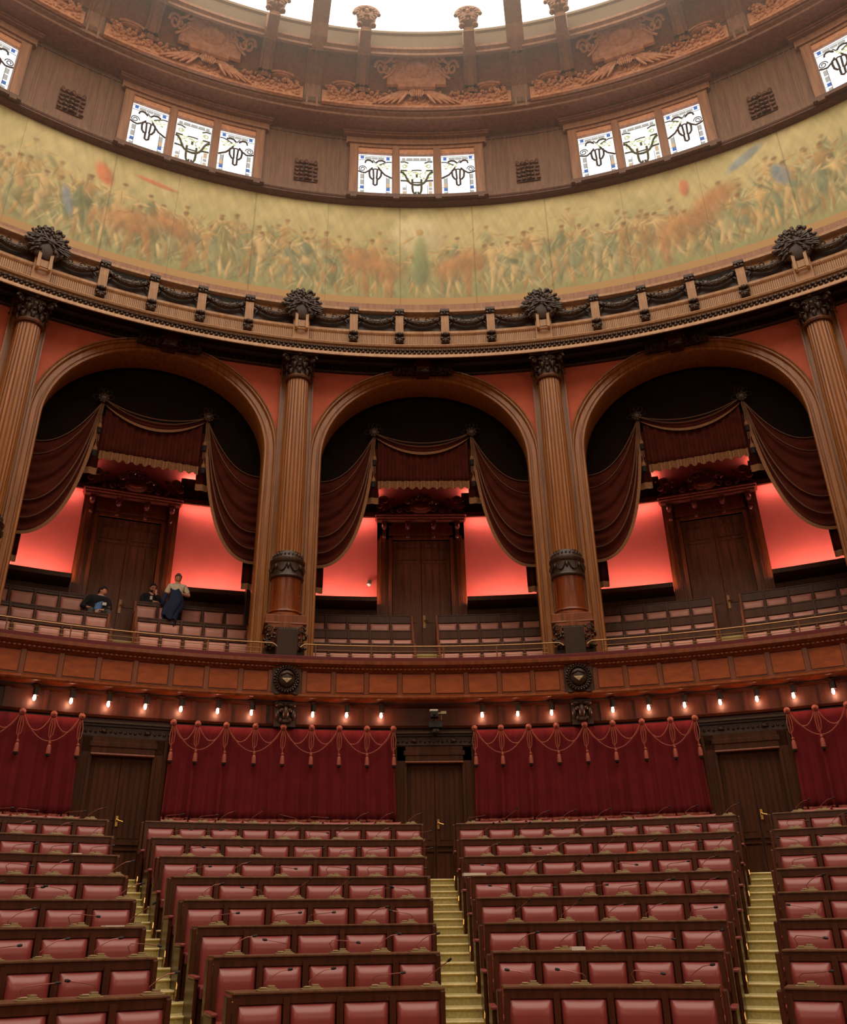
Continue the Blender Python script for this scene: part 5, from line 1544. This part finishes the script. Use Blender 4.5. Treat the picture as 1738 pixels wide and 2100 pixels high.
def build_person(o, J, hy, ht, body_mat, clothes, hair, beard=False, glasses=False):
    """J: joints in local metres. body is one surface: trunk, limbs, hands and head"""
    s = SK()
    pel = s.add(J['pelvis'], (.14, .11)); ab = s.add(J['belly'], (.14, .11), pel); ch = s.add(J['chest'], (.155, .11), ab); nb = s.add(J['neckb'], (.085, .07), ch); nk = s.add(J['neck'], .055, nb); s.add(Vector(J['head']) - Vector((0, 0, .04)), .058, nk)
    for q in 'LR':
        sh_ = s.add(J['sh' + q], .058, nb); el = s.chain([(Vector(J['sh' + q]) + Vector(J['el' + q])) / 2, J['el' + q]], [.048, .040], sh_)
        wr = s.chain([(Vector(J['el' + q]) * .5 + Vector(J['wr' + q]) * .5), J['wr' + q]], [.037, .027], el)
        hand_chain(s, J['wr' + q], J['hd' + q], J['hu' + q], wr, J.get('curl', .6))
        hp = s.add(J['hip' + q], .092, pel); kn = s.chain([(Vector(J['hip' + q]) + Vector(J['kn' + q])) / 2, J['kn' + q]], [.078, .058], hp)
        an = s.chain([(Vector(J['kn' + q]) * .65 + Vector(J['an' + q]) * .35), J['an' + q]], [.055, .038], kn)
        s.add(Vector(J['an' + q]) + Vector(J['ft' + q]), (.045, .03), an)
    V, F = skin_geo(s.v, s.e, s.r)
    mb = MB(); mb.add(V, F); R = head_mesh(mb, J['head'], hy, ht)
    b_ = mb.build('body', body_mat, o, smooth='full')
    for name, mat, parts, gr in clothes:
        s = SK()
        if name in ('trousers',):
            r0 = s.add(J['pelvis'], (.15, .125)); s.add(Vector(J['pelvis']) * .6 + Vector(J['belly']) * .4, (.15, .12), r0)
            for q in 'LR':
                hp = s.add(J['hip' + q], .105, r0); kn = s.chain([(Vector(J['hip' + q]) + Vector(J['kn' + q])) / 2, J['kn' + q]], [.092, .074], hp)
                s.chain([(Vector(J['kn' + q]) * .5 + Vector(J['an' + q]) * .5), Vector(J['kn' + q]) * .08 + Vector(J['an' + q]) * .92], [.068, .058], kn)
        else:
            r0 = s.add(Vector(J['pelvis']) * .7 + Vector(J['belly']) * .3, (.155 + gr, .125 + gr)); b2 = s.add(J['belly'], (.155 + gr, .125 + gr), r0); c2 = s.add(J['chest'], (.17 + gr, .125 + gr), b2); n2 = s.add(J['neckb'], (.115 + gr * .5, .088 + gr * .5), c2); s.add(Vector(J['neckb']) * .5 + Vector(J['neck']) * .5, (.066, .062), n2)
            if parts != 'body':
                for q in 'LR':
                    sh_ = s.add(J['sh' + q], .072 + gr, n2); A, B, Cc = Vector(J['sh' + q]), Vector(J['el' + q]), Vector(J['wr' + q])
                    if parts == 'short': s.chain([A * .5 + B * .5, A * .18 + B * .82], [.064 + gr, .060 + gr], sh_)
                    else: s.chain([A * .5 + B * .5, B, B * .5 + Cc * .5, B * .08 + Cc * .92], [.062 + gr, .056 + gr, .050 + gr, .042 + gr], sh_)
        V, F = skin_geo(s.v, s.e, s.r)
        mb = MB(); mb.add(V, F); mb.build(name, M[mat], o, smooth='full')
    c = Vector(J['head'])
    def T(x, y, z): return tuple(R @ Vector((x, y, z)) + c)
    mb = MB(); vs = []; 
    for x, y, z in ICV2:
        lim = -.45 if y > .25 else (.05 if y > -.3 else .50)
        zz = max(z, lim)
        vs.append(T(x * .087, y * .104 + .006, zz * .136 + .004))
    mb.add(vs, ICF2); mb.build('hair', M[hair], o, smooth='full')
    mb = MB()
    for sx in (-1, 1): mb.add([T(sx * .029 + x * .009, -.084 + y * .006, .013 + z * .006) for x, y, z in ICV], ICF); mb.add([T(sx * .029 + x * .017, -.088 + y * .006, .032 + z * .004) for x, y, z in ICV], ICF)
    mb.build('eyes', M['hairdark'], o)
    mb = MB(); mb.add([T(x * .022, -.088 + y * .008, -.055 + z * .005) for x, y, z in ICV], ICF); mb.build('mouth', M['carvedred'], o)
    if beard:
        mb = MB(); mb.add([T(x * .062, -.012 + y * .078, -.068 + min(z, .5) * .052) for x, y, z in ICV2], ICF2); mb.build('beard', M['hairdark'], o, smooth='full')
    if glasses:
        mb = MB()
        for sx in (-1, 1):
            mb.tube([T(sx * .031 + .024 * cos(a * pi / 6), -.100, .012 + .018 * sin(a * pi / 6)) for a in range(13)], .0035, 4); mb.tube([T(sx * .055, -.098, .016), T(sx * .080, .0, .014)], .003, 4)
        mb.tube([T(-.008, -.101, .014), T(.008, -.101, .014)], .003, 4)
        mb.build('glasses', M['blackglass'], o)
    return R
# man standing with a jacket in his hands
o = thing('person', 'man standing in a cream polo shirt holding a dark blue jacket over the gallery bench', 'person', pol(19.16, -18.35, 6.02), radians(18.35) - .05)
J = dict(pelvis=(0, 0, .90), belly=(0, -.01, 1.06), chest=(0, 0, 1.24), neckb=(0, .0, 1.38), neck=(0, -.01, 1.47), head=(0, -.03, 1.565),
         shL=(-.17, 0, 1.37), shR=(.17, 0, 1.37), elL=(-.27, -.02, 1.13), elR=(.31, -.02, 1.14), wrL=(-.12, -.22, 1.17), wrR=(.10, -.20, 1.14), hdL=(.8, -.5, .1), hdR=(-.8, -.5, .1), huL=(0, 0, 1), huR=(0, 0, 1),
         hipL=(-.09, 0, .86), hipR=(.09, 0, .86), knL=(-.11, -.03, .47), knR=(.11, -.03, .47), anL=(-.12, .02, .08), anR=(.12, .02, .08), ftL=(-.02, -.15, -.03), ftR=(.02, -.15, -.03), curl=.9)
build_person(o, J, .05, 0, M['skin'], [('polo_shirt', 'cream', 'short', .004), ('trousers', 'jeans', '', 0)], 'hairgrey')
mb = MB(); mb.tube([(.055 * cos(a * pi / 6), -.015 + .05 * sin(a * pi / 6), 1.425 + .012 * sin(a * pi / 6)) for a in range(13)], .014, 5); mb.build('collar', M['cream'], o, smooth=True)
jk = thing('jacket', 'dark blue jacket hanging from the hands of the standing man', 'jacket', pol(19.16, -18.35, 6.02), radians(18.35) - .05)
def fj(u, v):
    a = u * 2 * pi; top = 1 - v
    wx = .09 + .10 * sin(min(1, v * 1.5) * pi / 2) - .04 * v ** 3; wy = .05 + .05 * sin(v * pi)
    f = 1 + .14 * sin(a * 5 + v * 3) * v + .05 * sin(a * 11 + v * 9)
    x = -.06 + wx * cos(a) * f + .06 * sin(v * 5); y = -.34 + wy * sin(a) * f - .10 * v
    return (x, y, 1.18 - v * (.82 + .10 * sin(a + .6) + .05 * sin(a * 3)) + .03 * cos(a * 2) * (1 - v))
mb = MB(); mb.grid(fj, 48, 22); mb.build('cloth', M['navy'], jk, smooth='full', solid=.015)
mb = MB(); mb.tube([(.04, -.34, 1.12), (.10, -.36, .95), (.13, -.38, .75), (.12, -.38, .58)], [.06, .065, .06, .05], 10); mb.tube([(-.24, -.36, 1.06), (-.29, -.38, .9), (-.30, -.38, .74)], [.05, .055, .05], 10)
mb.build('sleeves', M['navy'], jk, smooth='full')
# bearded man leaning on the back rail
o = thing('person', 'bearded man with glasses in a black suit, chin on hand, behind the back bench', 'person', pol(20.02, -19.95, 6.02), radians(19.95))
J = dict(pelvis=(0, .06, .88), belly=(0, .0, 1.02), chest=(0, -.08, 1.17), neckb=(0, -.10, 1.31), neck=(.01, -.13, 1.40), head=(.02, -.17, 1.50),
         shL=(-.18, -.09, 1.30), shR=(.18, -.09, 1.29), elL=(-.22, -.22, 1.13), elR=(.20, -.24, 1.13), wrL=(.08, -.28, 1.13), wrR=(.10, -.26, 1.34), hdL=(.9, .1, 0), hdR=(-.15, .15, .9), huL=(0, 0, 1), huR=(0, -1, 0),
         hipL=(-.09, .06, .84), hipR=(.09, .06, .84), knL=(-.10, .04, .46), knR=(.10, .04, .46), anL=(-.11, .08, .08), anR=(.11, .08, .08), ftL=(0, -.14, -.03), ftR=(0, -.14, -.03), curl=.9)
build_person(o, J, .35, 0, M['skin'], [('suit_jacket', 'suit', 'long', .008), ('trousers', 'suit', '', 0)], 'hairdark', beard=True, glasses=True)
mb = MB(); mb.box(-.03, .03, -.235, -.21, 1.12, 1.28); mb.build('shirt_front', M['white'], o)
# seated man
o = thing('person', 'seated smiling man in a dark jacket and light blue shirt with a white badge', 'person', pol(19.36, -23.62, 6.02), radians(23.62))
J = dict(pelvis=(0, .06, .52), belly=(.0, .04, .66), chest=(.02, .03, .82), neckb=(.04, .01, .95), neck=(.06, -.01, 1.02), head=(.08, -.03, 1.11),
         shL=(-.17, .02, .92), shR=(.22, .02, .92), elL=(-.34, -.02, .70), elR=(.30, -.06, .68), wrL=(-.20, -.24, .62), wrR=(.10, -.26, .58), hdL=(.5, -.5, -.1), hdR=(-.7, -.5, -.1), huL=(0, 0, 1), huR=(0, 0, 1),
         hipL=(-.10, -.02, .50), hipR=(.10, -.02, .50), knL=(-.16, -.40, .54), knR=(.26, -.36, .54), anL=(-.16, -.42, .10), anR=(.24, -.40, .10), ftL=(0, -.10, -.03), ftR=(0, -.10, -.03), curl=.8)
build_person(o, J, .95, 0, M['skin'], [('shirt', 'blueshirt', 'short', .004), ('trousers', 'grey', '', 0)], 'hairdark')
s = SK()   # open jacket: sleeves and two fronts as one surface over the back
r0 = s.add((0, .10, .60), (.17, .09)); b2 = s.add((.02, .08, .80), (.20, .11), r0); n2 = s.add((.04, .05, .94), (.14, .09), b2)
for q in 'LR':
    A, B, Cc = Vector(J['sh' + q]), Vector(J['el' + q]), Vector(J['wr' + q]); sh_ = s.add(A + Vector((0, -.01, .01)), .102, n2); s.chain([A * .5 + B * .5, B, B * .5 + Cc * .5, B * .12 + Cc * .88], [.076, .070, .062, .052], sh_)
V, F = skin_geo(s.v, s.e, s.r); mb = MB(); mb.add(V, F)
jo = mb.build('open_jacket', M['suit'], o, smooth='full')
for sx in (-1, 1):
    mb = MB(); mb.grid(lambda u, v: (.03 + sx * (.09 + .13 * u + .02 * (1 - v)), -.165 + .13 * u, .52 + .40 * v), 6, 6); mb.build('jacket_front', M['suit'], jo, smooth='full', solid=.02)
mb = MB(); mb.box(.10, .19, -.205, -.195, .72, .79); mb.build('badge', M['white'], o)
# ================================================================== ADDED HAZE standing in for glare under the skylight
for nm, dens, z0, z1, lab in (('haze', .006, 13.0, 20.4, 'thin haze in the air in front of the painted frieze'), ('haze', .030, 20.45, 24.55, 'bright milky haze in the air just below the skylight')):
    m = bpy.data.materials.new('glare_haze'); m.use_nodes = True; nt = m.node_tree
    nt.nodes.remove(nt.nodes['Principled BSDF']); vs_ = nt.nodes.new('ShaderNodeVolumeScatter'); vs_.inputs['Density'].default_value = dens; vs_.inputs['Color'].default_value = (1, .97, .93, 1)
    nt.links.new(vs_.outputs[0], nt.nodes['Material Output'].inputs['Volume'])
    mb = MB(); mb.lathe([(0, z0), (15.2, z0), (15.2, z1), (0, z1)], 48)
    tag(mb.build(nm, m), lab, 'haze', kind='stuff')
